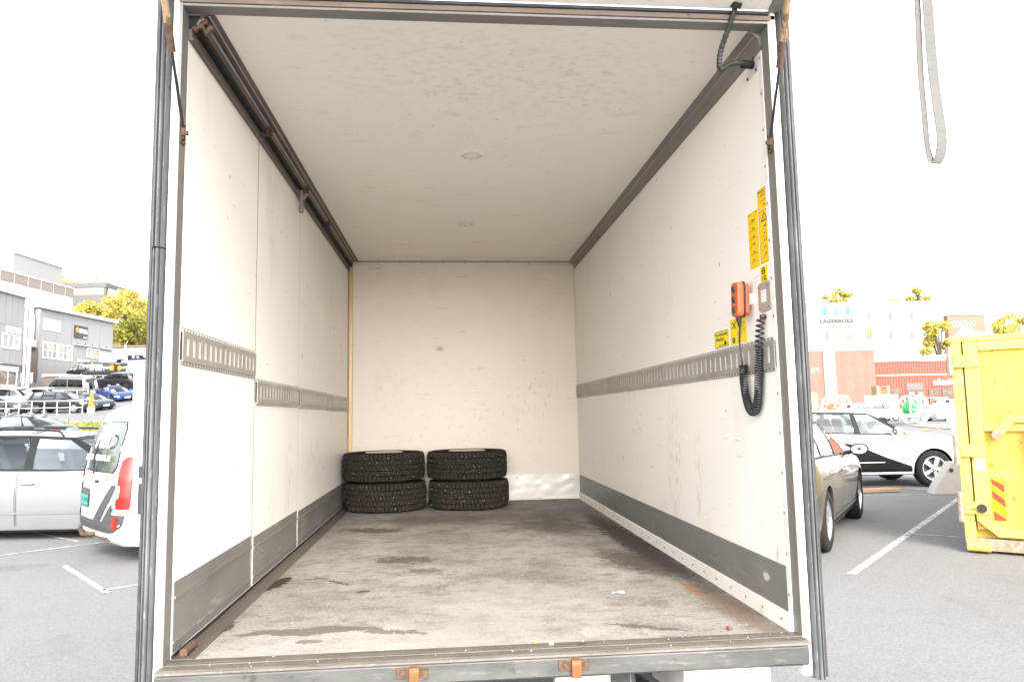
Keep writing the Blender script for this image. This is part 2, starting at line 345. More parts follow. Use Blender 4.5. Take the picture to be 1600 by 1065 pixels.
# right wall, back wall, ceiling
MB().box(W, W+.06, 0, LL, -.09, H+.06).build('right_wall', m_wallR, T)
bw = MB().box(-.06, W+.06, LL, LL+.06, -.09, H+.06).build('back_wall', m_wallB, T)
cl = MB().box(0, W, 0, LL-.001, H, H+.06).build('ceiling', m_ceil, T)
MB().box(-.06, 0, 0, LL, H-.055, H+.06).build('left_top_beam', m_track, T)
# left side folding panels, each with its own plate and rail
m_gapstrip = M('panel_edge_white', (.80,.775,.73), .4)
LP = [(.004, .962), (.992, 1.978), (2.0, 3.045), (3.045, 4.198)]
for k, (y0, y1) in enumerate(((.004, .9745), (.9835, 1.9875), (1.9925, 4.198))):
    MB().box(-.06, 0, y0, y1, .003, H-.066).build('side_panel', m_panel, T)
MB().box(-.05, -.0003, .9748, .9832, .003, H-.066).build('panel_joint', m_black, T)
MB().box(-.05, -.0003, 1.9878, 1.9922, .003, H-.066).build('panel_joint', m_black, T)
for k, (y0, y1, zt) in enumerate(((.012, .955, .250), (1.0, 1.972, .236), (2.012, 4.12, .224))):
    kp = MB().box(0, .003, y0, y1, .02, zt)
    kp.box(.003, .008, y0, y1, zt-.055, zt-.045).box(.003, .007, y0, y1, .05, .058)
    kp.build('kick_plate', m_kick, T)
MB().box(.0, .006, .01, LL, .002, .014).build('floor_seal', m_black, T)
# the darker metal angle along the left edge of the floor
MB().box(0, .075, .0, LL, -.003, .0035).build('floor_edge_angle', M('edge_angle', (.115,.098,.082), .55, .2, layers=[('n', (9,3,9), 6, .45, .68, (.06,.05,.042), .7), ('n', 30, 5, .62, .7, (.22,.19,.16), .5)]), T)
MB().tube([(.035,.02,.018),(.035,.12,.018)], .014, 8).build('hinge_pin', m_rust, T, smooth=True)
# slotted cargo rails
def slot_rail(name, sx, x, y0, y1, z0, z1, pitch=.061, sl0=None, sl1=None, endcap=True):
    """sx = +1: rail faces +x (left wall). plate with open slots, flanges above and below"""
    zc = (z0+z1)/2; hs = .0315; a = zc-hs-.018; b = zc+hs+.018; d = .011
    mb = MB()
    def bx(ya, yb, za, zb, d0, d1):
        xa, xb = sorted((x+sx*d0, x+sx*d1)); mb.box(xa, xb, ya, yb, za, zb)
    bx(y0, y1, z0, a-.004, 0, .003); bx(y0, y1, b+.004, z1, 0, .003)         # flanges
    bx(y0, y1, a-.004, a, 0, d); bx(y0, y1, b, b+.004, 0, d)                     # channel sides
    bx(y0, y1, a, zc-hs, d-.003, d); bx(y0, y1, zc+hs, b, d-.003, d)
    n = int((y1-y0-.03)/pitch); off = (y1-y0-n*pitch)/2; yy = y0
    for i in range(n):
        s0 = y0+off+i*pitch+pitch/2-.0105; s1 = s0+.021
        bx(yy, s0, zc-hs, zc+hs, d-.003, d); yy = s1
    bx(yy, y1, zc-hs, zc+hs, d-.003, d)
    o = mb.build(name, m_rail, T)
    mb = MB(); bx(y0+.0005, y0+.003, a+.001, b-.001, .0002, d-.0032); mb.build('rail_end', m_black, o); mb = MB(); bx(y1-.003, y1-.0005, a+.001, b-.001, .0002, d-.0032); mb.build('rail_end', m_black, o)
    bk = MB(); xa_, xb_ = sorted((x+sx*.0005, x+sx*(d-.0045))); bk.box(xa_, xb_, y0+.012, y1-.012, zc-hs, zc+hs); bk.build('slot_backing', m_gapstrip, o)
    hb = MB()
    k = int((y1-y0)/.0305)
    for i in range(k):                                                            # punched round holes in the flanges
        yc = y0+.015+i*.0305
        for zz in ((z0+a)/2, (z1+b)/2):
            hb.box(min(x+sx*.003, x+sx*.0036), max(x+sx*.003, x+sx*.0036), yc-.004, yc+.004, zz-.004, zz+.004)
    hb.build('flange_hole', m_gapstrip, o, kind='stuff')
    return o
slot_rail('cargo_rail', 1, 0, .006, .955, .981, 1.113)
slot_rail('cargo_rail', 1, 0, .992, 1.97, .855, .984)
slot_rail('cargo_rail', 1, 0, 2.004, 3.04, .850, .980)
slot_rail('cargo_rail', 1, 0, 3.044, 4.15, .844, .974)
slot_rail('cargo_rail', -1, W, .012, LL-.004, .934, 1.064)
# right kick plate and skirting
kp = MB().box(W-.003, W, .028, LL, .058, .222); kp.build('kick_plate', m_kick, T)
MB().prism([(W, .0), (W-.016, .0), (W-.010, .058), (W, .062)], 'xz', .0, LL).build('skirting_strip', m_wpaint, T)
MB().box(W-.004, W, .0, .027, .06, H-.06).build('edge_strip', m_wpaint, T)
sc = MB()
for i in range(26): sc.box(W-.0165, W-.011, .06+i*.16, .068+i*.16, .026, .034)
for i in range(15): sc.box(W-.006, W-.004, .010, .018, .12+i*.145, .13+i*.145)
sc.build('screws', m_screw, T, kind='stuff')
# back wall: dented plate, top strip with rivets, hook plate, left corner strip
mb = MB(); nx, nz = 60, 10
def dz(i, j):
    x = W*i/nx; z = .012+.22*j/nz
    d = 0
    if .03 < z < .215: d = .012*max(0, mnoise.noise(Vector((x*9, z*13, 5)))-.02)+.006*mnoise.noise(Vector((x*24, z*24, 1)))
    return (x, LL-.007-d, z)
mb.grid([[dz(i, j) for i in range(nx+1)] for j in range(nz+1)])
pl = mb.build('dented_plate', m_dent, bw, smooth=True, ang=180)
MB().box(.004, W-.004, LL-.012, LL, .003, .034).build('bottom_strip', m_wpaint, bw)
MB().box(.03, W, LL-.004, LL, H-.045, H-.008).build('top_strip', M('strip_grey', (.66,.60,.52), .4, .3), bw)
MB().box(.03, W, LL-.012, LL, H-.009, H).build('ceiling_angle', m_alu, bw)
sc = MB()
for i in range(11):
    x = .07+i*.205; sc.box(x-.005, x+.005, LL-.0065, LL-.004, H-.031, H-.021); sc.box(x-.004, x+.004, LL-.06, LL-.052, H-.0025, H)
for i in range(13): sc.box(.11+i*.165, .117+i*.165, LL-.0145, LL-.012, .016, .023)
sc.build('rivets', m_screw, bw, kind='stuff')
hk = MB().box(1.01, 1.115, LL-.004, LL, 2.10, 2.2)
hk.build('hook_plate', m_wallB, bw, bevel=.001)
MB().box(1.01, 1.018, LL-.007, LL-.004, 2.104, 2.112).box(1.106, 1.114, LL-.007, LL-.004, 2.104, 2.112).box(1.03, 1.095, LL-.0045, LL-.004, 2.1, 2.103).build('screws', m_screw, bw, kind='stuff')
MB().box(.0, .042, LL-.025, LL, .0, H).build('corner_strip', m_sunstrip, T, bevel=.004)
MB().box(.0, .012, LL-.045, LL-.026, .0, H-.04).build('corner_edge', m_alu, T)
MB().box(W-.008, W, LL-.010, LL, .062, H-.04).build('corner_bead', M('bead', (.60,.56,.50), .5), T)
# round ceiling lamps
for (x, y) in ((1.068, 1.372), (1.068, 2.83)):
    MY = Matrix.Translation((x, y, H))
    lp = MB().lathe([(.0, -.007), (.03, -.007), (.042, -.004), (.052, -.004), (.060, -.0075), (.075, -.006), (.082, 0)], 28, MY).build('ceiling_lamp', m_lampw, T, smooth=True)
    b = MB()
    for k in range(8):
        t = k*math.pi/4; b.box(x+.05*math.cos(t)-.008, x+.05*math.cos(t)+.008, y+.05*math.sin(t)-.008, y+.05*math.sin(t)+.008, H-.012, H-.005)
    b.build('lens', m_dent, lp, bevel=.002)
# aluminium profile along the right ceiling edge
MB().prism([(W-.052, H), (W-.052, H-.004), (W-.028, H-.012), (W-.012, H-.03), (W-.004, H-.075), (W, H-.075), (W, H)], 'xz', .0, LL).build('corner_profile', m_alu, T)
MB().tube([(W-.0245, .002, H-.016), (W-.0245, LL-.01, H-.016)], .0028, 6).build('profile_rib', m_rail, T)
# door track along the left ceiling edge: channel with an open slot
tr = MB()
tr.box(.050, .092, .0, LL, H-.006, H)                     # flat flange on ceiling
tr.prism([(.05,H),(.05,H-.012),(.034,H-.040),(.028,H-.040),(.028,H-.034),(.040,H-.010),(.040,H)], 'xz', 0, LL)
tr.box(.0, .012, .0, LL, H-.098, H-.056)                 # lower lip on the wall
tr.box(.012, .018, .0, LL, H-.098, H-.090)
tr.build('door_track', m_track, T)
MB().tube([(.046,.0,H-.016),(.046,LL,H-.016)], .005, 8).tube([(.072,.0,H-.007),(.072,LL,H-.007)], .004, 8).build('track_bead', m_rail, T)
MB().box(.0, .036, .004, LL-.005, H-.056, H-.002).build('track_gap', m_black, T)
def bracket(y, big=False):
    b = MB()
    b.prism([(.002,H-.060),(.044,H-.052),(.052,H-.010),(.036,H-.012),(.030,H-.04),(.002,H-.048)], 'xz', y-.028, y+.028)
    b.tube([(.03,y,H-.05),(.05,y,H-.055),(.056,y,H-.03)], .009, 8)
    b.bar((.004,y-.05,H-.062),(.05,y+.01,H-.045), .012, .02)
    o = b.build('track_bracket', m_rust, T, bevel=.003)
    if big:
        q = MB(); q.prism([(y-.10,H-.055),(y+.12,H-.055),(y+.10,H-.115),(y+.03,H-.125),(y+.0,H-.10),(y-.05,H-.13),(y-.07,H-.10)], 'yz', .012, .018)
        q.tube([(.028,y-.06,H-.06),(.028,y-.06,H-.195)], .011, 8); q.tube([(.028,y-.06,H-.15),(.028,y-.06,H-.20)], .015, 8); q.bar((.018,y+.02,H-.09),(.05,y+.02,H-.05), .05, .012)
        q.build('latch_plate', m_alu, o, bevel=.002)
bracket(1.0); bracket(1.93, True); bracket(2.75)
b = MB().tube([(.012,.012,H-.055),(.045,.014,H-.035),(.052,.02,H-.06),(.07,.03,H-.03)], .013, 8).box(.02,.06,.01,.05,H-.03,H-.002); b.build('track_end_stop', m_rust, T, bevel=.003)

# ---- rear frame
def ribs(x0, x1, y0, y1, z0, z1, n=3):
    """extruded rubber/steel profile: a rounded section with vertical grooves"""
    pts = [(x0, y1)]; k = 30
    for i in range(k+1):
        t = i/k; g = abs(math.sin(math.pi*n*t))**.5; e = min(1, 4*t, 4*(1-t))**.5
        pts.append((lerp(x0, x1, t), y1+(y0-y1)*e*(.72+.28*g)))
    pts.append((x1, y1)); return pts
def post(side):
    s = -1 if side == 'L' else 1; X = 0 if side == 'L' else W
    def xs(a, b): return sorted((X+s*a, X+s*b))
    a, b = xs(.0, .010); MB().box(a, b, -.060, -.0005, -.02, 2.30).build('frame_reveal', m_alu, T)
    a, b = xs(.010, .030); MB().box(a, b, -.064, -.0005, -.11, 2.33).build('frame_strip', m_wpaint, T, bevel=.003)
    a, b = xs(.030, .078)
    if side == 'R':
        o = MB().prism(ribs(a, b, -.085, 0, 0, 0), 'xy', -.14, 2.345).build('bumper_strip', m_rubber, T, smooth=True, ang=35)
    else:
        o = MB().prism(ribs(a, b+.001, -.085, 0, 0, 0), 'xy', -.45, 1.372).build('bumper_strip', m_rubber, T, smooth=True, ang=35)
        o = MB().prism(ribs(a-.003, b+.002, -.090, 0, 0, 0), 'xy', 1.376, 2.345).build('bumper_strip', m_rubber, T, smooth=True, ang=35)
    a, b = xs(.079, .090); MB().box(a, b, -.055, .03, -.14 if s > 0 else -.45, 2.345).build('outer_seal', m_rubb2, T, bevel=.004)
post('L'); post('R')
MB().box(W+.0, W+.03, -.06, -.001, -.13, -.021).build('post_foot', m_wpaint, T)
hd = MB().box(.0, W, -.060, -.001, H-.001, H+.010).build('header_beam', m_alu, T, bevel=.003)
MB().box(-.03, W+.03, -.064, -.004, H+.0105, H+.033).build('header_top', M('header_brown', (.17,.13,.105), .6, .2, layers=[('n', (4,30,30), 6, .48, .68, (.28,.2,.15), .6), ('n', 30, 5, .62, .7, (.07,.055,.045), .7)]), T, bevel=.003)
MB().tube([(0,-.068,H+.036),(W,-.068,H+.036)], .007, 8).build('header_seal', m_rubb2, T, smooth=True)
# lifted rear hatch
def hz(d): return H+.044+d*.30
mb = MB(); mb.prism([(-.075, hz(0)), (-1.18, hz(1.1)), (-1.18, hz(1.1)+.035), (-.075, hz(0)+.035)], 'yz', .0, W-.002)
ht = mb.build('rear_hatch', m_wpaint, T, bevel=.003)
MB().prism([(-.07, hz(0)-.006), (-1.2, hz(1.12)-.006), (-1.2, hz(1.12)+.045), (-.07, hz(0)+.045)], 'yz', W-.001, W+.05).build('hatch_frame', m_alu, ht, bevel=.003)
MB().prism([(-.07, hz(0)-.006), (-1.2, hz(1.12)-.006), (-1.2, hz(1.12)+.045), (-.07, hz(0)+.045)], 'yz', -.05, -.001).build('hatch_frame', m_alu, ht, bevel=.003)
MB().bar((-.05,-1.2,hz(1.12)+.02),(W+.05,-1.2,hz(1.12)+.02), .05, .055).build('hatch_frame', m_alu, ht, bevel=.003)
# gas struts
def strut(side):
    s = 1 if side == 'R' else -1
    xb = W-.010 if s > 0 else .010
    base = Vector((xb, -.045, 1.79)); top = Vector((W-.10, -.60, 2.53)) if s > 0 else Vector((.055, -.60, 2.53))
    j = base.lerp(top, .30)
    o = MB().tube([base.lerp(top, .31), base.lerp(top, .36), base.lerp(top, 1.0)], [.0095, .0115, .0115], 12).build('gas_strut', m_strutY, T, smooth=True)
    MB().tube([base.lerp(top, .29), base.lerp(top, .385)], .0128, 12).build('strut_collar', m_rust, o, smooth=True)
    MB().tube([base, j], .0052, 8).build('strut_rod', m_rod, o, smooth=True)
    b = MB(); X = W if s > 0 else 0
    b.prism([(-.052, 1.755), (-.020, 1.755), (-.012, 1.765), (-.012, 1.815), (-.020, 1.825), (-.052, 1.825)], 'yz', *sorted((X-s*.0005, X-s*.003)))
    b.prism([(-.045, 1.77), (-.02, 1.77), (-.028, 1.81), (-.045, 1.81)], 'yz', *sorted((X-s*.003, X-s*.009)))
    b.tube([(X-s*.003, -.03, 1.760), (X-s*.010, -.03, 1.760)], .007, 8).tube([(X-s*.003, -.03, 1.82), (X-s*.010, -.03, 1.82)], .007, 8)
    b.tube([(X-s*.004, -.045, 1.79), (X-s*.024, -.045, 1.79)], .008, 8)
    b.tube([base-Vector((0,0,.008)), base.lerp(top, .02)], .009, 8)
    b.build('strut_bracket', m_rust, o, bevel=.001)
strut('R'); strut('L')
# spiral conduit from wall flange to hatch
def arc(pts, n=10):
    """catmull-rom through pts"""
    P = [Vector(p) for p in pts]; P = [P[0]*2-P[1]]+P+[P[-1]*2-P[-2]]; out = []
    for i in range(1, len(P)-2):
        for k in range(n):
            t = k/n; a, b, c, d = P[i-1:i+3]
            out.append(.5*((2*b)+(c-a)*t+(2*a-5*b+4*c-d)*t*t+(3*b-a-3*c+d)*t**3))
    out.append(P[-2]); return out
path = arc([(W-.012,.074,2.157),(2.09,.068,2.160),(2.045,.055,2.148),(2.005,.035,2.118),(1.985,.018,2.118),(1.985,0,2.17),(2.0,-.045,2.235),(2.018,-.10,2.312)], 14)
rr = [.0105+.0014*math.sin(i*1.9) for i in range(len(path))]
cb = MB().tube(path, rr, 10).build('spiral_conduit', m_hose, T, smooth=True, ang=80)
MB().tube([(W-.004,.074,2.157),(W-.050,.072,2.158)], .016, 12).build('conduit_gland', m_black, cb, smooth=True); MB().tube([path[-4], path[-1]], .02, 12).build('conduit_gland', m_black, cb, smooth=True)
MB().prism([(.022,2.236),(.066,2.185),(.140,2.119),(.043,2.117)], 'yz', W-.003, W-.0005).build('flange_plate', m_dent, T)
b = MB()
for (y, z) in ((.03,2.215),(.068,2.18),(.128,2.123),(.048,2.125)): b.tube([(W-.003,y,z),(W-.007,y,z)], .006, 8)
b.build('flange_screws', m_rust, T, kind='stuff')
# sill
MB().prism([(.0,.0015),(-.03,.0025),(-.05,-.001),(-.086,-.004),(-.096,-.010),(-.097,-.016),(-.09,-.020),(.0,-.020)], 'yz', -.012, W+.012).build('sill_lip', m_lip, T)
MB().box(-.012, W+.012, -.058, -.050, -.0005, .0032).build('sill_ridge', m_lip, T)
MB().prism([(-.076,-.0205),(-.080,-.03),(-.080,-.082),(-.072,-.090),(.03,-.0905),(.03,-.0205)], 'yz', -.02, W+.012).build('sill_beam', m_sill, T)
for xc in (.802, 1.34):
    pl = MB().box(xc-.055, xc+.050, -.084, -.0795, -.066, -.030).build('latch_plate', m_rust, T, bevel=.002)
    MB().prism([(-.083,-.026),(-.096,-.030),(-.100,-.045),(-.100,-.085),(-.092,-.088),(-.084,-.06)], 'yz', xc-.012, xc+.020).build('latch_tongue', m_orange, pl, bevel=.002)
    MB().tube([(xc-.034,-.084,-.046),(xc-.034,-.090,-.046)], .009, 10).tube([(xc+.038,-.084,-.046),(xc+.038,-.090,-.046)], .009, 10).build('latch_bolt', m_rust, pl, kind='stuff')
# underbody, wheels and cab (little of it shows from behind)
m_chas = M('chassis_black', (.03,.03,.032), .6, layers=[('n', 12, 5, .5, .7, (.09,.075,.06), .6)])
for x in (.62, 1.53): MB().box(x-.03, x+.03, .05, 6.2, -.26, -.095).build('chassis_rail', m_chas, T)
for y in (.25, 1.1, 2.0, 2.9, 3.8): MB().box(.03, W-.03, y-.03, y+.03, -.15, -.092).build('cross_member', m_chas, T)
MB().box(1.74, 2.055, .0, .42, -.42, -.0935).build('side_locker', m_wpaint, T, bevel=.004)
MB().box(1.30, 1.52, .10, .16, -.30, -.0935).build('light_bracket', m_wpaint, T)
MB().bar((1.56,.05,-.10),(1.70,.16,-.22), .02, .02).build('hydraulic_hose', m_chas, T)
MB().box(.02, .36, .02, .06, -.40, -.0935).build('rear_lamp_board', m_chas, T)
# ---- stickers on the right wall (u runs towards the opening, v up)
XS = W-.0012
def sticker(y_in, y_out, z0, z1, mat, deco):
    """y_in is the edge deeper in the box; printed coordinates: u 0..1 from inner to outer edge, v 0..1 upwards"""
    o = MB().box(XS, W-.0002, y_out, y_in, z0, z1).build('warning_sticker', mat, T)
    def P(u, v): return lerp(y_in, y_out, u), lerp(z0, z1, v)
    ink = MB(); fad = MB()
    def rect(u0, v0, u1, v1, t=ink):
        a, c = P(u0, v0); b, d = P(u1, v1); t.box(XS-.0006, XS, min(a, b), max(a, b), min(c, d), max(c, d))
    def line(pts, w=.0016, t=ink):
        for p, q in zip(pts, pts[1:]):
            a = P(*p); b = P(*q); t.bar((XS-.0004, *a), (XS-.0004, *b), w, .0006, (1, 0, 0))
    deco(rect, line, ink, fad, P, o)
    if ink.v: ink.build('print', m_ink, o, kind='stuff')
    if fad.v: fad.build('faint_print', m_ink2, o, kind='stuff')
def words(rect, v, h, u0, u1, seed, t):
    r_ = random.Random(seed); u = u0
    while u < u1:
        w = r_.uniform(.03, .09); rect(u, v, min(u+w, u1), v+h*r_.uniform(.6, 1), t); u += w+r_.choice((.02, .02, .08))
def figure(line, u, v, s, seed, t):
    r_ = random.Random(seed)
    for k in range(3):
        p = [(u+r_.uniform(-.16, .16)*s, v+r_.uniform(-.025, .03)*s) for _ in range(3)]; line(p, .0012, t)
def dA(rect, line, ink, fad, P, o):          # upper right
    words(rect, .86, .07, .06, .9, 1, ink); line([(.06,.82),(.94,.82)], .001, fad); words(rect, .70, .05, .05, .12, 2, ink)
    for k, v in enumerate((.72, .66, .60)): words(rect, v, .04, .3, .92, 5+k, fad)
    for k in range(5): figure(line, .3+.12*k, .42, .5, 20+k, ink if k % 2 else fad)
    line([(.45,.14),(.95,.2)], .0016); figure(line, .6, .24, .6, 9, ink); line([(0,.995),(1,.995)], .001)
def dB(rect, line, ink, fad, P, o):          # tall, left
    words(rect, .955, .02, .06, .42, 3, ink); rect(.84, .94, .92, .975); line([(.25,.88),(.25,.1)], .0009, fad)
    for k in range(6): figure(line, .55, .84-.14*k, 1.2, 40+k, ink); words(rect, .80-.14*k, .01, .15, .85, 60+k, fad)
def dC(rect, line, ink, fad, P, o):          # tall, right with triangle
    line([(.03,.985),(.97,.985),(.97,.015),(.03,.015),(.03,.985)], .0014)
    line([(.24,.79),(.78,.79),(.51,.945),(.24,.79)], .0034); line([(.51,.88),(.51,.83)], .003); rect(.48,.803,.54,.815)
    for k in range(5): figure(line, .55, .68-.13*k, 1.2, 80+k, ink); words(rect, .62-.13*k, .01, .15, .6, 90+k, fad)
def dD(rect, line, ink, fad, P, o):          # EL
    c = P(.48, .70); ink.tube([(XS-.0004, c[0]+.012*math.cos(t*math.pi/6), c[1]+.012*math.sin(t*math.pi/6)) for t in range(12)], .0026, 5, closed=True)
    line([(.36,.74),(.6,.68)], .003); line([(.5,.8),(.45,.62)], .003)
    line([(.30,.38),(.20,.22),(.30,.22),(.18,.04)], .0022)
    a = P(.66, .20); text('lettering', 'EL', .026, m_ink, o, frame((XS-.0006, a[0], a[1]), (0,-1,0), (0,0,1)), .0003, bold=.0006)
def dE(rect, line, ink, fad, P, o):          # X sign
    line([(.15,.62),(.38,.88)], .005); line([(.14,.88),(.38,.60)], .005)
    c = P(.22, .17); ink.tube([(XS-.0004, c[0]+.010*math.cos(t*math.pi/6), c[1]+.010*math.sin(t*math.pi/6)) for t in range(12)], .0032, 5, closed=True)
    line([(.5,.9),(.92,.72)], .0012); line([(.45,.3),(.78,.58),(.62,.56)], .0012, fad); line([(.5,.15),(.88,.55),(.88,.35)], .0012, fad); line([(.6,.74),(.62,.68),(.75,.64)], .0016); line([(.45,.42),(.7,.2)], .0012, fad)
def dF(rect, line, ink, fad, P, o):          # load notice
    line([(.02,.985),(.98,.985)], .0024); line([(.02,.015),(.98,.015)], .0024); line([(.01,.98),(.01,.02)], .0008); line([(.99,.98),(.99,.02)], .0008)
    a = P(.5, .80); text('lettering', 'Max belastning', .0215, m_ink, o, frame((XS-.0006, a[0], a[1]), (0,-1,0), (0,0,1)), .0003)
    a = P(.38, .50); text('lettering', '500kg/hjul', .0215, m_ink, o, frame((XS-.0006, a[0], a[1]), (0,-1,0), (0,0,1)), .0003)
    line([(.28,.12),(.9,.12)], .003); rect(.70,.14,.84,.34); line([(.74,.34),(.74,.42)], .003); rect(.86,.12,.9,.2)
sticker(.106, .012, 1.566, 1.648, m_yel, dA)
sticker(.205, .112, 1.354, 1.582, m_yel, dB)
sticker(.104, .010, 1.356, 1.563, m_yel, dC)
sticker(.114, .053, 1.285, 1.345, m_yel2, dD)
sticker(.442, .271, 1.070, 1.181, m_yel2, dE)
sticker(.626, .466, 1.073, 1.146, m_yel2, dF)
# socket plate
def rrect(y0, y1, z0, z1, r, n=5):
    p = []
    for cy, cz, a in ((y1-r, z1-r, 0), (y0+r, z1-r, 90), (y0+r, z0+r, 180), (y1-r, z0+r, 270)):
        for k in range(n+1): t = R(a+90*k/n); p.append((cy+r*math.cos(t), cz+r*math.sin(t)))
    return p
sp = MB().prism(rrect(.028, .137, 1.170, 1.282, .018), 'yz', W-.006, W-.0002).build('socket_plate', m_steelp, T, bevel=.001)
MB().box(W-.0072, W-.006, .066, .106, 1.205, 1.252).build('type_label', m_gapstrip, sp)
b = MB()
for (y, z) in ((.045,1.185),(.12,1.185),(.045,1.267),(.12,1.267)): b.tube([(W-.006,y,z),(W-.009,y,z)], .004, 8)
b.build('plate_screws', m_screw, sp, kind='stuff')
b = MB(); b.bar((W-.0075,.098,1.24),(W-.0075,.075,1.244), .0012, .0006, (1,0,0)); b.bar((W-.0075,.098,1.225),(W-.0075,.08,1.228), .0012, .0006, (1,0,0)); b.build('print', m_ink2, sp, kind='stuff')

# ---- outside of the truck: skins, cab and wheels
MB().box(W+.062, W+.07, .03, LL+.06, -.10, H+.07).build('outer_skin', m_outer, T)
MB().box(-.07, -.062, .03, LL+.06, -.10, H+.07).build('outer_skin', m_outer, T)
MB().box(-.07, W+.07, .002, LL+.06, H+.0605, H+.072).build('roof_skin', m_outer, T)
cabp = [(LL+.12,-.45),(LL+2.2,-.45),(LL+2.3,-.2),(LL+2.25,.15),(LL+1.75,.30),(LL+1.15,1.05),(LL+.9,1.2),(LL+.12,1.2)]
cab = MB().prism(cabp, 'yz', .10, W-.10).build('cab', m_outer, T, bevel=.06)
m_dglass = M('dark_glass', (.015,.018,.02), .05, spec=.6)
for s, x in ((-1,.098),(1,W-.098)): MB().prism([(LL+.3,.36),(LL+1.6,.33),(LL+1.12,.98),(LL+.3,1.0)], 'yz', x-.004, x+.004).build('cab_window', m_dglass, cab)
MB().add([(.2,LL+1.72,.36),(W-.2,LL+1.72,.36),(W-.28,LL+1.19,1.03),(.28,LL+1.19,1.03)], [(0,1,2,3)]).xf(Matrix.Translation((0,.012,.012))).build('windscreen', m_dglass, cab)
m_tyre = M('tyre_rubber', (.028,.026,.024), .75, layers=[('n', 30, 5, .45, .7, (.055,.048,.040), .7)])
m_steelw = M('wheel_steel', (.45,.45,.44), .4, .5)
def simple_wheel(parent, loc, r=.34, w=.22, side=1):
    """axle along x"""
    Mx = Matrix.Translation(loc) @ Matrix.Rotation(R(90), 4, 'Y')
    o = MB().lathe([(r*.60,-w/2),(r*.80,-w/2),(r*.95,-w*.46),(r,-w*.36),(r,w*.36),(r*.95,w*.46),(r*.80,w/2),(r*.60,w/2)], 32, Mx, True).build('wheel', m_tyre, parent, smooth=True)
    MB().lathe([(0,-w*.3),(r*.3,-w*.28),(r*.5,-w*.1),(r*.6,-w*.46),(r*.6,w*.46),(r*.5,w*.1),(r*.3,w*.28),(0,w*.3)], 24, Mx).build('rim', m_steelw, o, smooth=True)
for x in (.28, W-.28):
    for y in (.95, LL+1.25): simple_wheel(T, (x, y, G+.34))

# ================================================================ remote control with coiled cord
m_rem = M('remote_orange', (.58,.10,.03), .5, layers=[('n', 20, 4, .5, .75, (.50,.08,.028), .5)])
m_grey = M('button_dark', (.03,.032,.034), .5)
m_cord = M('cord_black', (.022,.022,.024), .38)
RC = thing('remote_control', 'orange three button hand remote hanging on the right wall with black coiled cord', 'remote control', (W, .23, 1.15), worldspace=True)
Mr = Matrix.Translation((W-.045, .215, 1.235)) @ Matrix.Rotation(R(2), 4, 'Z') @ Matrix.Rotation(R(4), 4, 'X')
body = MB().prism(rrect(-.033, .033, -.070, .070, .019), 'yz', -.026, .002).xf(Mr).build('remote_body', m_rem, RC, bevel=.006, seg=3)
MB().prism(rrect(-.035, .035, -.072, .072, .020), 'yz', .002, .008).xf(Mr).build('seam_band', m_grey, RC)
MB().prism(rrect(-.031, .031, -.066, .066, .018), 'yz', .008, .026).xf(Mr).build('remote_back', m_rem, RC, bevel=.005)
for z in (.042, 0, -.042):
    MB().lathe([(0, .006), (.010, .006), (.0135, .003), (.0145, 0)], 18, Mr @ Matrix.Translation((-.026, .004, z)) @ Matrix.Rotation(R(-90), 4, 'Y')).build('push_button', m_grey, RC, smooth=True)
MB().tube([Mr @ Vector((.026,-.01,.0)), Mr @ Vector((.045,-.01,0))], .024, 16).build('magnet_holder', m_gapstrip, RC, smooth=True)
pst = Mr @ Vector((-.008, 0, -.072))
MB().tube([pst, pst+Vector((0,0,-.012)), pst+Vector((.002,-.001,-.038))], [.012,.011,.006], 10).build('strain_relief', m_cord, RC, smooth=True)
straight = arc([pst+Vector((.002,-.001,-.036)), (W-.05,.232,1.06), (W-.045,.228,.985), (W-.04,.245,.965)], 8)
MB().tube(straight, .0042, 8).build('cord_lead', m_cord, RC, smooth=True)
axis = arc([(W-.028,.262,.975),(W-.026,.270,.93),(W-.024,.262,.86),(W-.022,.240,.805),(W-.022,.205,.785),(W-.022,.168,.80),(W-.022,.142,.86),(W-.022,.128,.94),(W-.022,.115,1.03),(W-.020,.105,1.10),(W-.018,.095,1.145)], 40)
def coil(axis, turns, rad, wire):
    n = turns*12; pts = []; m = len(axis)-1
    # arc length resample
    ls = [0]
    for p, q in zip(axis, axis[1:]): ls.append(ls[-1]+(q-p).length)
    k = 0
    for i in range(n+1):
        s = ls[-1]*i/n; fr_ = i/n
        fr_ = fr_ if fr_ < .62 else fr_
        while k < m-1 and ls[k+1] < s: k += 1
        t = (s-ls[k])/(ls[k+1]-ls[k]); c = axis[k].lerp(axis[k+1], t); d = (axis[k+1]-axis[k]).normalized()
        a = Vector((1,0,0)); b = d.cross(a).normalized(); th = 2*math.pi*turns*i/n*1.0
        pts.append(c+(a*math.cos(th)*.85+b*math.sin(th))*rad)
    return pts
cut = int(len(axis)*.80)
MB().tube(coil(axis[:cut], 50, .0155, .0038), .0040, 6).build('coiled_cord', m_cord, RC, smooth=True, ang=80)
MB().tube(coil(axis[cut-1:], 6, .0155, .0038), .0040, 6).build('stretched_coil', m_cord, RC, smooth=True, ang=80)
MB().tube([(W-.002,.09,1.15),(W-.02,.092,1.146)], .011, 10).build('cord_gland', m_cord, RC)

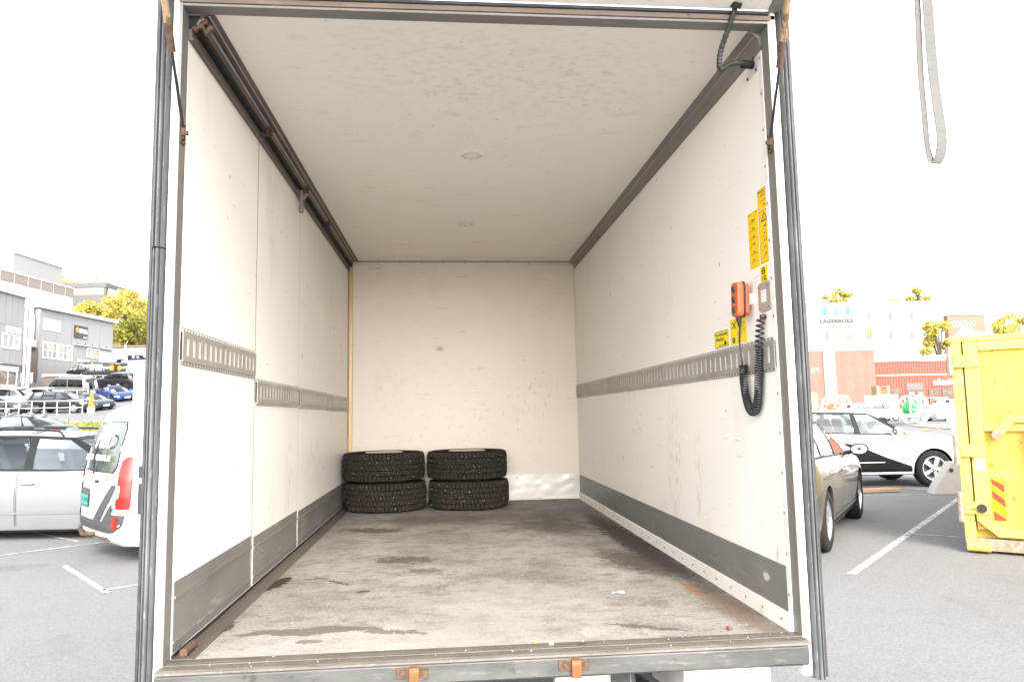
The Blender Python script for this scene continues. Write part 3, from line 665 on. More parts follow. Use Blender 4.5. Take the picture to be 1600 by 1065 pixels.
# ================================================================ four tyres on rims
m_trd = M('tread_rubber', (.033,.028,.0235), .85, spec=.12, layers=[('n', 25, 6, .42, .66, (.045,.037,.030), .7), ('n', 120, 3, .62, .72, (.10,.085,.07), .5)], bump=((150,150,150), .3, .002))
m_groove = M('tyre_carcass', (.008,.0075,.007), .9, spec=.1, layers=[('n', 20, 5, .5, .7, (.03,.027,.023), .6)])
m_rimc = M('rim_cream', (.68,.60,.47), .45, .2, layers=[('n', 20, 5, .5, .7, (.4,.33,.24), .6)])
m_stud = M('stud_metal', (.55,.52,.47), .35, .6)
def tyre_meshes(seed, slant):
    r_ = random.Random(seed); Rr = .352; w = .242; rg = Rr-.012
    prof = [(.20,.098),(.215,.112),(.25,.121),(.30,.118),(.328,.105),(rg,.088),(rg,-.088),(.328,-.105),(.30,-.118),(.25,-.121),(.215,-.112),(.20,-.098)]
    prof = [(a, b+w/2) for a, b in prof]
    car = MB().lathe(prof, 72, None, True).mesh('tyre', m_groove, True, 50)
    tb = MB()
    rows = [(-.108,-.066,62,.0), (-.060,-.024,70,slant), (-.019,.019,70,-slant), (.024,.060,70,slant), (.066,.108,62,.0)]
    for (z0, z1, n, sl) in rows:
        ph = r_.uniform(0, 1)
        for k in range(n):
            t0 = 2*math.pi*(k+ph+.09)/n; t1 = 2*math.pi*(k+ph+.90)/n; jag = r_.uniform(-.003,.003); sh = sl/Rr
            def pt(t, z, r): return (r*math.cos(t), r*math.sin(t), z+w/2)
            zz0, zz1 = z0+jag, z1+jag; ro0 = Rr-(.010 if z0 < -.1 else 0); ro1 = Rr-(.010 if z1 > .1 else 0); q = .002/Rr
            vb = []
            for (t, z) in ((t0, zz0), (t1, zz0), (t1+sh, zz1), (t0+sh, zz1)): vb.append(pt(t, z, rg-.012 if abs(z) > .1 else rg-.002))
            for (t, z, r) in ((t0+q, zz0+.002, ro0), (t1-q, zz0+.002, ro0), (t1+sh-q, zz1-.002, ro1), (t0+sh+q, zz1-.002, ro1)): vb.append(pt(t, z, r))
            tb.add(vb, [(4,5,6,7),(0,1,5,4),(1,2,6,5),(2,3,7,6),(3,0,4,7)])
            # shoulder continuation for the edge rows
            if abs(z0) > .1 or abs(z1) > .1:
                s = -1 if z0 < -.1 else 1; ze = zz0 if s < 0 else zz1
                v2 = [pt(t0+sh, ze, Rr-.011), pt(t1+sh, ze, Rr-.011), pt(t1+sh, s*.1165, .323), pt(t0+sh, s*.1165, .323)]
                tb.add(v2, [(0,1,2,3)])
    trd = tb.mesh('tread', m_trd, False)
    sb = MB()
    for k in range(60):
        t = r_.uniform(0, 6.283); z = r_.choice((-.085,-.04,.0,.04,.085))+r_.uniform(-.012,.012); q = .0018
        c = Vector((math.cos(t), math.sin(t), 0)); e = Vector((-math.sin(t), math.cos(t), 0)); p = c*(Rr-.003)+Vector((0,0,z+w/2))
        if abs(z) > .1: p -= c*.006
        sb.bar(p, p+c*.006, q*2, q*2)
    return car, trd, sb.mesh('stud', m_stud)
rimp = [(0,.236),(.05,.238),(.06,.231),(.11,.235),(.15,.241),(.163,.234),(.170,.205),(.185,.215),(.205,.222),(.21,.215),(.205,.205),(.195,.19),(.19,.03),(.21,.02)]
rim_me = MB().lathe([(a, b) for a, b in rimp], 40).mesh('rim', m_rimc, True, 50)
TM = [tyre_meshes(3, .010), tyre_meshes(5, .022)]
TY = [((.378, 3.835, .002), 0, 1.3, 'studded winter tyre on rim, lower one of the left stack'),
      ((.364, 3.825, .249), 1, .4, 'studded winter tyre on cream rim, upper one of the left stack against the side wall'),
      ((1.098, 3.835, .002), 0, 2.6, 'studded winter tyre on rim, lower one of the right stack'),
      ((1.084, 3.825, .249), 1, 4.0, 'studded winter tyre on cream rim, upper one of the right stack')]
for loc, k, rz, lab in TY:
    t = thing('car_tyre', lab, 'tyre', loc, rz, 'tyres stacked at the back wall')
    for nm, me in zip(('tyre_casing', 'tread', 'studs'), TM[k]):
        o = bpy.data.objects.new(nm, me); COL.objects.link(o); o.parent = t
        if nm == 'studs': o['kind'] = 'stuff'
    o = bpy.data.objects.new('rim', rim_me); COL.objects.link(o); o.parent = t

# ================================================================ litter, strap
m_paper = M('paper', (.86,.85,.83), .6)
mb = MB(); mb.grid([[(1.632+.058*i/4+.004*math.sin(j), .628+.030*j/3+.004*i/4, .004+.002*math.sin(i*1.3+j)) for i in range(5)] for j in range(4)])
tag(mb.build('paper_scrap', m_paper, None), 'small white paper scrap lying on the floor of the box', 'paper')
m_leafy = M('leaf_yellow', (.45,.38,.03), .6); m_brn = M('bark_bit', (.16,.06,.03), .7)
mb = MB(); mb.add([(1.205,-.004,.006),(1.216,.002,.010),(1.226,-.002,.008),(1.217,-.012,.005)], [(0,1,2,3)]); tag(mb.build('fallen_leaf', m_leafy, None), 'tiny yellow green leaf on the floor near the sill', 'leaf')
tag(MB().tube([(1.925,.05,.008),(1.94,.055,.009)], [.008,.006], 6).build('bark_chip', m_brn, None, smooth=True), 'small reddish brown chip on the floor near the right post', 'chip')
tag(MB().box(1.262,1.278,-.03,-.018,.003,.010).build('cork_crumb', M('crumb', (.62,.52,.36), .8), None, bevel=.002), 'small beige crumb lying on the sill lip', 'crumb')
tag(MB().prism([(1.36,-.045),(1.375,-.05),(1.39,-.042),(1.38,-.034),(1.366,-.036)], 'xy', .003, .007).build('dirt_clump', M('clump', (.05,.04,.03), .9), None), 'small dark clump of dirt on the sill lip', 'dirt')
rd = random.Random(11); mb = MB()
for i in range(80):
    x = rd.uniform(.05, 2.1); y = rd.choice((rd.uniform(-.09,.3), rd.uniform(-.05,1.2), rd.uniform(-.09,.02))); s = rd.uniform(.0012,.0032)
    z = .0025 if y > 0 else .0015-.03*max(0,-y-.05)*2
    s *= .5; mb.box(x-s, x+s, y-s*.8, y+s*.8, z-.001, z+s)
mb.build('grit', M('grit', (.70,.66,.60), .8), fl, kind='stuff')
# webbing loop hanging from the hatch
m_web = M('webbing_white', (.135,.133,.13), .9, spec=.1, layers=[('n', 9, 5, .45, .7, (.11,.108,.105), .6), ('n', (20,20,240), 3, .5, .65, (.09,.089,.086), .5)], bump=((300,300,420), .5, .003))
pl_ = arc([(2.050,-1.03,2.46),(2.058,-1.02,1.95),(2.062,-1.015,1.777),(2.067,-1.0,1.60),(2.0705,-.996,1.50),(2.0735,-.993,1.43),(2.078,-.991,1.393),(2.084,-.991,1.375),(2.091,-.993,1.369),(2.098,-.996,1.377),(2.1035,-.999,1.398),(2.105,-1.003,1.43),(2.100,-1.005,1.50),(2.0935,-1.007,1.60),(2.084,-1.02,1.777),(2.076,-1.03,1.95),(2.060,-1.04,2.46)], 8)
mb = MB(); rows = []
for i, p in enumerate(pl_):
    d = (pl_[min(i+1, len(pl_)-1)]-pl_[max(i-1, 0)]).normalized(); t = i/(len(pl_)-1)
    t = min(1, max(0, (t-.35)/.2)); aw = Vector((.86,.51,0)).lerp(Vector((.99,.12,0)), t)
    aw.z = 0; aw.normalize(); nn = d.cross(aw).normalized(); a = aw
    wv = .0140
    rows.append([p-a*wv+nn*.001, p+a*wv+nn*.001, p+a*wv-nn*.001, p-a*wv-nn*.001, p-a*wv+nn*.001])
mb.grid(rows)
tag(mb.build('pull_strap', m_web, None, smooth=True), 'pale webbing pull strap hanging in a loop from the raised hatch', 'strap')
# ================================================================ cars
m_glass = glass('car_glass', (.78,.86,.83))
m_glassd = glass('car_glass_dark', (.16,.19,.19))
m_trim = M('car_black_trim', (.011,.012,.013), .5, spec=.2)
m_seat = M('car_seat', (.16,.19,.20), .8)
m_tub = M('car_interior', (.07,.08,.085), .8)
m_chrome = M('chrome', (.75,.75,.76), .12, 1)
m_mirror = M('mirror_glass', (.85,.87,.87), .02, 1)
m_alloy = M('alloy_rim', (.55,.55,.56), .25, .85)
m_alloyd = M('alloy_rim_dark', (.05,.05,.055), .3, .6)
m_red = M('lamp_red', (.24,.008,.004), .2, coat=.3)
m_clear = M('lamp_clear', (.75,.76,.78), .1, .3, coat=.6)
m_amber = M('lamp_amber', (.8,.30,.03), .15, coat=.6)
m_carwheel = M('car_tyre_rubber', (.018,.017,.017), .85, spec=.15, layers=[('n', 20, 4, .5, .7, (.04,.038,.035), .6)])
m_plate_w = M('plate_white', (.8,.8,.8), .4); m_plate_g = M('plate_green', (.02,.42,.30), .4)
def paint(name, col, metal=0, rough=.3): return M(name, col, rough, metal, coat=.25, spec=.4, layers=[('n', 3, 4, .45, .75, tuple(c*.93 for c in col), .5)])
_wheel_cache = {}
def wheel_mesh(r, w, spokes, dark):
    key = (round(r,3), round(w,3), spokes, dark)
    if key not in _wheel_cache:
        Mx = Matrix.Rotation(R(-90), 4, 'X')            # lathe axis z -> +y (outer face)
        a = MB().lathe([(r*.66,-w/2),(r*.84,-w/2),(r*.96,-w*.44),(r,-w*.34),(r,w*.34),(r*.96,w*.44),(r*.84,w/2),(r*.68,w*.49),(r*.66,w*.42)], 40, Mx, True).mesh('tyre', m_carwheel, True, 50)
        b = MB().lathe([(r*.665,-w*.45),(r*.665,w*.44),(r*.62,w*.44),(r*.60,w*.30),(r*.585,-w*.1),(0,-w*.1)], 40, Mx)
        for k in range(spokes):
            t = 2*math.pi*k/spokes; c = Vector((math.cos(t), 0, math.sin(t))); e = Vector((-math.sin(t), 0, math.cos(t)))
            o1, o2 = w*.40, w*.36; w1, w2 = r*.075, r*(.12 if spokes < 8 else .06)
            p = [c*r*.10-e*w1+Vector((0,o1,0)), c*r*.10+e*w1+Vector((0,o1,0)), c*r*.63+e*w2+Vector((0,o2,0)), c*r*.63-e*w2+Vector((0,o2,0))]
            q = [v-Vector((0,w*.2,0)) for v in p]
            b.add(p+q, [(0,1,2,3),(7,6,5,4),(0,4,5,1),(1,5,6,2),(2,6,7,3),(3,7,4,0)])
        b.lathe([(0,w*.43),(r*.10,w*.43),(r*.17,w*.38),(r*.17,w*.1)], 16, Mx)
        rim = b.mesh('rim', m_alloyd if dark else m_alloy, True, 35)
        d = MB().lathe([(0,-w*.02),(r*.5,-w*.02),(r*.5,w*.06),(0,w*.06)], 24, Mx).mesh('brake_disc', m_tub, True)
        _wheel_cache[key] = (a, rim, d)
    return _wheel_cache[key]
def boolean_diff(me, cut):
    a = bpy.data.objects.new('a', me); b = bpy.data.objects.new('b', cut); COL.objects.link(a); COL.objects.link(b)
    m = a.modifiers.new('x', 'BOOLEAN'); m.operation = 'DIFFERENCE'; m.object = b; m.solver = 'EXACT'
    dg = bpy.context.evaluated_depsgraph_get(); dg.update()
    out = bpy.data.meshes.new_from_object(a.evaluated_get(dg))
    bpy.data.objects.remove(a); bpy.data.objects.remove(b); return out
class Car: pass
def make_car(name, label, cat, loc, rz, sp, pmat, group=None, near=False, gl=None, scale=1, rim_dark=False, spokes=5, pillar=None, z=None, trim=None):
    L, Wd, Hh, r = sp['L'], sp['W'], sp['H'], sp['r']; hw = Wd/2; xf_, xr_ = L/2, -L/2
    axf = xf_-sp['fo']; axr = xr_+sp['ro']; gl = gl or m_glassd
    T0 = thing(name, label, cat, loc, rz, group); T0.scale = (scale,)*3
    deck, belt = sp['deck'], sp['belt']
    tapf = sp.get('tapf', [(0,.66),(.04,.78),(.12,.875),(.3,.94),(.8,1)]); tapr = sp.get('tapr', [(0,.74),(.04,.84),(.12,.91),(.3,.96),(.7,1)])
    zbt = [(0,.34),(.05,.25),(.25,.20),(.7,sp.get('zb', .18))]
    def wd(x): return hw*min(sinterp(tapf, xf_-x), sinterp(tapr, x-xr_))
    def zb(x): return max(interp(zbt, xf_-x), interp(zbt, x-xr_))
    g = sp['gh']
    def sec(x):
        w = wd(x); b = zb(x); zt = sinterp(deck, x); zs = min(sinterp(belt, x), zt-.01)
        inn = g['D0']+.12 < x < g['A0']-.06
        p = [(0,b),(.80*w,b),(.93*w,b+.03),(.962*w,b+.12),(.99*w,lerp(b,zs,.42)),(1.0*w,lerp(b,zs,.62)),(.992*w,lerp(b,zs,.78)),(.965*w,lerp(b,zs,.92)),(.935*w,zs)]
        if inn: p += [(.90*w,zs+.004),(.84*w,zs-.06),(.80*w,zs-.38),(0,zs-.38)]
        else: p += [(.86*w,lerp(zs,zt,.5)),(.72*w,lerp(zs,zt,.8)),(.45*w,lerp(zs,zt,.95)),(0,zt)]
        return p
    def sy(x, zz):
        p = sec(x); q = p[1:9]
        if zz <= q[0][1]: return q[0][0]
        for (y0, z0), (y1, z1) in zip(q, q[1:]):
            if zz <= z1: return lerp(y0, y1, (zz-z0)/max(1e-6, z1-z0))
        return q[-1][0]
    xs = [xr_+d for d in (0,.02,.05,.1,.18,.3)]+[lerp(xr_+.4, xf_-.4, i/34) for i in range(35)]+[xf_-d for d in (.3,.18,.1,.05,.02,0)]
    xs += [g['D0']+.118, g['D0']+.122, g['A0']-.062, g['A0']-.058]; xs = sorted(xs)
    mb = MB(); n = 0; rings = []
    for x in xs:
        p = sec(x); ring = [(x, y, zz) for y, zz in p]+[(x, -y, zz) for y, zz in p[-2:0:-1]]; n = len(ring); mb.v += [Vector(v) for v in ring]
    for i in range(len(xs)-1):
        for k in range(n): mb.f.append((i*n+k, i*n+(k+1) % n, (i+1)*n+(k+1) % n, (i+1)*n+k))
    mb.f.append(tuple(range(n))); mb.f.append(tuple(range((len(xs)-1)*n, len(xs)*n)))
    me = mb.mesh('body', pmat, True, 32)
    cut = MB()
    for ax in (axf, axr):
        for s in (1, -1):
            cut.tube([(ax, s*(hw-.27), r), (ax, s*(hw+.2), r)], r*1.13, 40)
    bme = boolean_diff(me, cut.mesh('cut', pmat)); bme.name = 'body'
    bme.polygons.foreach_set('use_smooth', [True]*len(bme.polygons)); bme.set_sharp_from_angle(angle=R(32))
    body = bpy.data.objects.new('body', bme); COL.objects.link(body); body.parent = T0
    # wheels
    ty, rm, dk = wheel_mesh(r, sp.get('tw', .22), spokes, rim_dark)
    for ax in (axf, axr):
        for s in (1, -1):
            o = bpy.data.objects.new('wheel', ty); COL.objects.link(o); o.parent = T0; o.location = (ax, s*(hw-sp.get('tw', .22)/2-.012), r); o.rotation_euler = (0, ax*2.1, 0 if s > 0 else math.pi)
            q = bpy.data.objects.new('rim', rm); COL.objects.link(q); q.parent = o
            q = bpy.data.objects.new('brake_disc', dk); COL.objects.link(q); q.parent = o
            lin = MB(); k = 20; ra = r*1.115
            lin.grid([[(ax+ra*math.cos(R(-8+196*i/k)), yy, r+ra*math.sin(R(-8+196*i/k))) for yy in (s*(hw-.03), s*(hw-.262))] for i in range(k+1)])
            lin.add([(ax+ra*math.cos(R(-8+196*i/k)), s*(hw-.262), r+ra*math.sin(R(-8+196*i/k))) for i in range(k+1)], [tuple(range(k+1))])
            lin.build('wheel_arch', m_trim, T0, smooth=True)
    # greenhouse loops
    wbx = lambda x: .905*wd(x); wt = sp['wr']*hw; bow = g.get('bow', .14); half = (g['A1']-g['D1'])/2; xm = (g['A1']+g['D1'])/2
    def zr(x): return Hh-.045-.05*((x-xm)/half)**2*g.get('arch', 1)
    pts = []      # (base, top, segtype to next)
    zA = sinterp(belt, g['A0'])
    fy = wbx(g['A0'])
    pts.append((Vector((g['A0']+bow, 0, sinterp(deck, g['A0']+bow)-.012)), Vector((g['A1']+.06, 0, zr(g['A1'])+.03)), 'wf'))
    pts.append((Vector((g['A0']+bow*.72, .5*fy, sinterp(deck, g['A0']+bow*.7)-.018)), Vector((g['A1']+.045, .5*wt, zr(g['A1'])+.022)), 'wf'))
    pts.append((Vector((g['A0']+.03, .93*fy, zA)), Vector((g['A1']+.01, .90*wt, zr(g['A1']))), 'p'))
    for i, (xb, xt, ty_) in enumerate(g['side']):
        pts.append((Vector((xb, wbx(xb), sinterp(belt, xb)-.003)), Vector((xt, wt*(1-.05*abs((xt-xm)/half)**3), zr(xt))), ty_))
    ry = wbx(g['D0'])
    pts.append((Vector((g['D0'], .94*ry, sinterp(belt, g['D0']))), Vector((g['D1'], .90*wt, zr(g['D1']))), 'wr'))
    pts.append((Vector((g['D0']-bow*.5, .5*ry, sinterp(deck, g['D0']-bow*.5)-.012)), Vector((g['D1']-.03, .5*wt, zr(g['D1'])+.02)), 'wr'))
    pts.append((Vector((g['D0']-bow*.7, 0, sinterp(deck, g['D0']-bow*.7)-.008)), Vector((g['D1']-.04, 0, zr(g['D1'])+.028)), None))
    ts = [0, .07, .36, .65, .92, 1]
    def P(i, t, s):
        b, tt, _ = pts[i]; v = b.lerp(tt, t); o = .028*math.sin(math.pi*t)
        if i >= 3 and i < len(pts)-3: v = v+Vector((0, o, 0))
        elif i < 3: v = v+Vector((o*.6, 0, o*.6))
        else: v = v+Vector((-o*.6, 0, o*.6))
        return Vector((v.x, v.y*s, v.z))
    fr_ = MB(); wind = MB(); rear = MB(); sides = []; pils = {}
    for s in (1, -1):
        for i in range(len(pts)-1):
            ty_ = pts[i][2]
            for k in range(len(ts)-1):
                q = [P(i, ts[k], s), P(i+1, ts[k], s), P(i+1, ts[k+1], s), P(i, ts[k+1], s)]
                tgt = fr_
                if ty_ == 'b' and 0 < k < 4: tgt = pils.setdefault((s, i), MB())
                if ty_ not in ('p', 'b') and 0 < k < len(ts)-2:
                    inset = Vector((0, -.006*s, 0)) if ty_ == 'g' else Vector((-.006 if ty_ == 'wf' else .006, 0, -.004)); q = [v+inset for v in q]
                    if ty_ == 'wf': tgt = wind
                    elif ty_ == 'wr': tgt = rear
                    else:
                        key = (s, i); tgt = next((m for kk, m in sides if kk == key), None)
                        if tgt is None: tgt = MB(); sides.append((key, tgt))
                tgt.add(q, [(0,1,2,3)])
    fr_.build('pillars', pillar or pmat, T0, smooth=True)
    for pil in pils.values(): pil.build('door_pillar', m_trim, T0, smooth=True)
    wind.build('windscreen', gl, T0, smooth=True); rear.build('rear_window', gl, T0, smooth=True)
    for (s, i), m in sides: m.build('side_window', gl, T0, smooth=True)
    rl = [p[1] for p in pts]; loop = [Vector(v) for v in rl]+[Vector((v.x, -v.y, v.z)) for v in rl[-2:0:-1]]; rf = MB(); n = len(loop)
    ks = [1, .97, .9, .75, .5, .2]
    for k in ks:
        for v in loop: rf.v.append(Vector((xm+(v.x-xm)*lerp(1, k, .9), v.y*k, lerp(Hh, v.z, k**3.2))))
    for a in range(len(ks)-1):
        for i in range(n): rf.f.append((a*n+i, a*n+(i+1) % n, (a+1)*n+(i+1) % n, (a+1)*n+i))
    rf.f.append(tuple(range((len(ks)-1)*n, len(ks)*n)))
    roof = rf.build('roof', sp.get('roofmat') or pmat, T0, smooth=True, ang=60)
    # interior
    it = MB(); zf = sinterp(belt, 0)-.30
    it.box(g['D0']+.16, g['A0']-.1, -hw*.78, hw*.78, zf-.06, zf)
    it.box(g['A0']-.42, g['A0']-.07, -hw*.8, hw*.8, zf, sinterp(belt, g['A0']-.2)+.0)
    it.build('cabin', m_tub, T0, bevel=.04)
    def seat(x, y):
        b = MB(); b.prism([(x-.12,zf),(x-.25,zf+.62),(x-.16,zf+.64),(x+.06,zf+.05),(x+.4,zf+.08),(x+.4,zf)], 'xz', y-.25, y+.25)
        b.prism([(x-.28,zf+.68),(x-.28,zf+.86),(x-.20,zf+.86),(x-.18,zf+.68)], 'xz', y-.13, y+.13)
        return b
    xs_ = g.get('seat', 0)
    for y in (.38, -.38): seat(xs_, y).build('seat', m_seat, T0, bevel=.04)
    if g.get('rearseat') is not None:
        b = seat(g['rearseat'], .38); b2 = seat(g['rearseat'], -.38); b.v += []; b.build('seat', m_seat, T0, bevel=.04); b2.build('seat', m_seat, T0, bevel=.04)
    if near:
        c = Vector((xs_+.52, .36, zf+.42)); a = Vector((.35, 0, .93)).normalized(); e = Vector((0,1,0)); pts_ = [c+(a*math.sin(t*math.pi/10)+e*math.cos(t*math.pi/10))*.185 for t in range(20)]
        b = MB().tube(pts_, .016, 8, closed=True); b.tube([c-e*.18, c+e*.18], .018, 6); b.tube([c, c+Vector((.25,0,-.1))], .03, 6); b.tube([c, c-a*.18], .018, 6)
        b.build('steering_wheel', m_trim, T0, smooth=True)
    # patches that follow the body side
    def patch(nm, x0, x1, z0, z1, mat, off=.003, nx=6, nz=4, sides=(1,-1), skew=0, parent=None):
        for s in sides:
            b = MB(); rows_ = []
            for j in range(nz+1):
                zz = lerp(z0, z1, j/nz); row = []
                for i in range(nx+1):
                    x = lerp(x0, x1, i/nx)+skew*(j/nz); x = min(max(x, xr_+.004), xf_-.004)
                    e = 0 if (i in (0, nx) or j in (0, nz)) else off
                    row.append((x+(off*.6 if x > axf+.5 else -off*.6 if x < axr-.5 else 0), s*(sy(x, zz)+.0005+e*.0+off), zz))
                rows_.append(row)
            b.grid(rows_); o = b.build(nm, mat, parent or T0, smooth=True)
    Cx = Car(); Cx.T = T0; Cx.patch = patch; Cx.sy = sy; Cx.sp = sp; Cx.body = body; Cx.roof = roof; Cx.belt = lambda x: sinterp(belt, x); Cx.hw = hw; Cx.zr = zr; Cx.wt = wt; Cx.P = P; Cx.pts = pts
    zmid = lambda x, f: lerp(zb(x), sinterp(belt, x), f)
    # lamps
    lf = sp.get('head', (.42, .70, .86)); patch('headlight', xf_-lf[0], xf_-.03, zmid(xf_-.3, lf[1]), zmid(xf_-.3, lf[2]), m_clear, .004)
    tl = sp.get('tail', (.26, .62, .93)); patch('tail_light', xr_+.015, xr_+tl[0], zmid(xr_+.2, tl[1]), zmid(xr_+.2, tl[2]), m_red, .004)
    b = MB().box(xf_-.02, xf_+.006, -hw*.42, hw*.42, zmid(xf_-.1, .52), zmid(xf_-.1, .80)); b.build('grille', m_trim, T0, bevel=.01)
    b = MB().box(xf_-.03, xf_+.004, -hw*.52, hw*.52, zb(xf_-.05)+.04, zb(xf_-.05)+.13); b.build('air_intake', m_trim, T0, bevel=.01)
    MB().box(xf_+.004, xf_+.014, -.26, .26, zmid(xf_, .30), zmid(xf_, .30)+.11).build('number_plate', m_plate_w, T0)
    MB().box(xr_-.012, xr_-.002, -.26, .26, zmid(xr_, .62), zmid(xr_, .62)+.11).build('number_plate', m_plate_w, T0)
    # mirrors
    mx_ = g['A0']-.36 if 'mir' not in g else g['mir']
    for s in (1, -1):
        zz = Cx.belt(mx_)+.085; yb = sy(mx_, Cx.belt(mx_)-.02)
        b = MB(); rows_ = []
        for t, k in ((-.06,.0),(-.055,.75),(-.03,1.0),(.02,.95),(.07,.7),(.10,.0)):
            rows_.append([(mx_+t, s*(yb+.155+.115*k*math.cos(a*math.pi/8)), zz+.078*k*math.sin(a*math.pi/8)) for a in range(17)])
        b.grid(rows_); b.tube([(mx_, s*(yb-.04), zz-.06), (mx_, s*(yb+.08), zz-.03)], .028, 8)
        o = b.build('wing_mirror', sp.get('mirmat') or pmat, T0, smooth=True, ang=60)
        gb = MB(); gb.add([(mx_-.0585, s*(yb+.155+.098*math.cos(a*math.pi/8)), zz+.062*math.sin(a*math.pi/8)) for a in range(16)], [tuple(range(16))])
        gb.build('mirror_glass', m_mirror, o)
    # doors: seams, handles, sill trim
    for dx0, dx1 in sp.get('doors', ()):
        for x in (dx0, dx1): patch('door_seam', x-.0022, x+.0022, zb(x)+.10, Cx.belt(x)-.004, m_trim, .0065, 1, 20)
        hx = dx0+.14; hz_ = zmid(hx, .80)
        for s in (1, -1):
            yy = sy(hx, hz_); b = MB().tube([(hx-.09, s*(yy-.005), hz_), (hx-.075, s*(yy+.028), hz_+.002), (hx+.075, s*(yy+.028), hz_+.006), (hx+.09, s*(yy-.005), hz_+.006)], .013, 8)
            b.build('door_handle', sp.get('handmat') or pmat, T0, smooth=True)
    patch('sill_trim', axr+r*1.2, axf-r*1.2, zb(0)+.012, zb(0)+sp.get('sillh', .085), trim or m_trim, .004, 10, 2)
    return Cx
def side_glass_segs(xs_b, xs_t, types): return [(a, b, t) for a, b, t in zip(xs_b, xs_t, types)]
WAGON = dict(L=4.82, W=1.86, H=1.50, r=.325, fo=.93, ro=1.07, wr=.70, deck=[(-2.41,.62),(-2.36,.90),(-2.2,1.02),(-1.9,1.05),(1.2,1.03),(1.45,1.01),(1.8,.95),(2.2,.83),(2.36,.70),(2.41,.55)],
  belt=[(-2.41,.60),(-2.3,.93),(-1.5,1.00),(0,.975),(.95,.95),(1.6,.90),(2.2,.78),(2.41,.52)],
  gh=dict(A0=1.28, A1=.40, D1=-2.05, D0=-2.30, bow=.16, seat=.02, rearseat=-.92, mir=.98, side=[(1.16,.32,'g'),(.02,-.02,'b'),(-.10,-.11,'g'),(-.98,-.94,'b'),(-1.12,-1.07,'g'),(-2.10,-1.92,'p')]),
  doors=[(-.12,1.12),(-1.02,-.14)], tail=(.22,.55,1.0), sillh=.05)
SEDAN = dict(L=4.75, W=1.84, H=1.46, r=.335, fo=.92, ro=1.05, wr=.68, deck=[(-2.375,.6),(-2.33,.88),(-2.2,1.02),(-1.75,1.06),(.95,1.0),(1.15,.99),(1.7,.92),(2.15,.80),(2.33,.68),(2.375,.52)],
  belt=[(-2.375,.58),(-2.28,.9),(-1.5,1.0),(0,.96),(.9,.92),(1.6,.87),(2.15,.76),(2.375,.5)],
  gh=dict(A0=1.02, A1=.18, D1=-1.15, D0=-1.95, bow=.17, seat=-.1, rearseat=-.9, arch=1.3, side=[(.88,.08,'g'),(-.06,-.10,'b'),(-.16,-.18,'g'),(-1.10,-.88,'b'),(-1.18,-.93,'g'),(-1.60,-1.08,'p')]),
  doors=[(-.18,.88),(-1.12,-.20)], tail=(.3,.66,.93))
SUV = dict(L=4.70, W=1.90, H=1.64, r=.365, fo=.90, ro=.95, tw=.25, zb=.24, wr=.72, deck=[(-2.35,.7),(-2.3,1.0),(-2.15,1.12),(-1.9,1.15),(.95,1.12),(1.2,1.10),(1.7,1.05),(2.1,.95),(2.29,.82),(2.35,.62)],
  belt=[(-2.35,.68),(-2.25,1.03),(-1.5,1.11),(0,1.06),(.95,1.03),(1.6,.99),(2.1,.89),(2.35,.6)],
  gh=dict(A0=1.05, A1=.32, D1=-1.80, D0=-2.18, bow=.15, seat=0, rearseat=-.9, side=[(.92,.24,'g'),(.04,-.01,'b'),(-.08,-.10,'g'),(-.96,-.92,'b'),(-1.08,-1.03,'g'),(-1.78,-1.55,'p')]),
  doors=[(-.10,.95),(-1.0,-.12)], tail=(.25,.62,.9), sillh=.14)
SPORT = dict(L=4.43, W=1.92, H=1.25, r=.34, fo=.95, ro=.83, tw=.26, zb=.12, wr=.62, deck=[(-2.215,.5),(-2.17,.78),(-1.9,.92),(-1.3,.98),(.8,.86),(1.1,.82),(1.6,.74),(2.0,.62),(2.17,.52),(2.215,.42)],
  belt=[(-2.215,.48),(-2.1,.78),(-1.4,.90),(-.3,.84),(.8,.78),(1.5,.74),(2.0,.6),(2.215,.4)],
  gh=dict(A0=.95, A1=.02, D1=-.75, D0=-1.62, bow=.2, seat=-.15, arch=1.4, side=[(.80,-.06,'g'),(-.48,-.48,'p'),(-.72,-.60,'g'),(-1.3,-.72,'p')]),
  doors=[(-.55,.72)], tail=(.2,.6,.85), head=(.5,.72,.93))
HATCH = dict(SEDAN, L=4.2, fo=.85, ro=.75, deck=[(-2.1,.6),(-2.06,.9),(-1.95,1.0),(.85,1.0),(1.1,.98),(1.6,.90),(1.95,.78),(2.06,.66),(2.1,.52)], belt=[(-2.1,.58),(-2.0,.92),(-1.3,.98),(0,.95),(.8,.92),(1.5,.86),(1.95,.74),(2.1,.5)],
  gh=dict(A0=.92, A1=.12, D1=-1.55, D0=-1.98, bow=.15, seat=-.1, rearseat=-.85, side=[(.80,.05,'g'),(-.06,-.10,'b'),(-.16,-.18,'g'),(-.98,-.88,'b'),(-1.06,-.95,'g'),(-1.55,-1.35,'p')]), doors=[(-.16,.8),(-1.0,-.18)])
VAN = dict(L=5.0, W=1.93, H=1.95, r=.34, fo=.95, ro=.98, wr=.80, zb=.22, deck=[(-2.5,.8),(-2.47,1.1),(-2.4,1.16),(1.2,1.15),(1.5,1.12),(2.1,1.0),(2.42,.85),(2.5,.6)],
  belt=[(-2.5,.78),(-2.45,1.08),(-1.5,1.12),(0,1.10),(1.2,1.07),(1.8,1.0),(2.3,.85),(2.5,.55)],
  gh=dict(A0=1.55, A1=.75, D1=-2.36, D0=-2.44, bow=.18, seat=.45, arch=.5, mir=1.25, side=[(1.38,.62,'g'),(.52,.46,'b'),(.40,.36,'g'),(-.62,-.60,'p'),(-.74,-.72,'g'),(-2.2,-2.14,'p')]),
  doors=[(.35,1.35),(-.75,.33)], tail=(.10,.55,1.0), tapr=[(0,.9),(.04,.96),(.12,.985),(.3,1)])
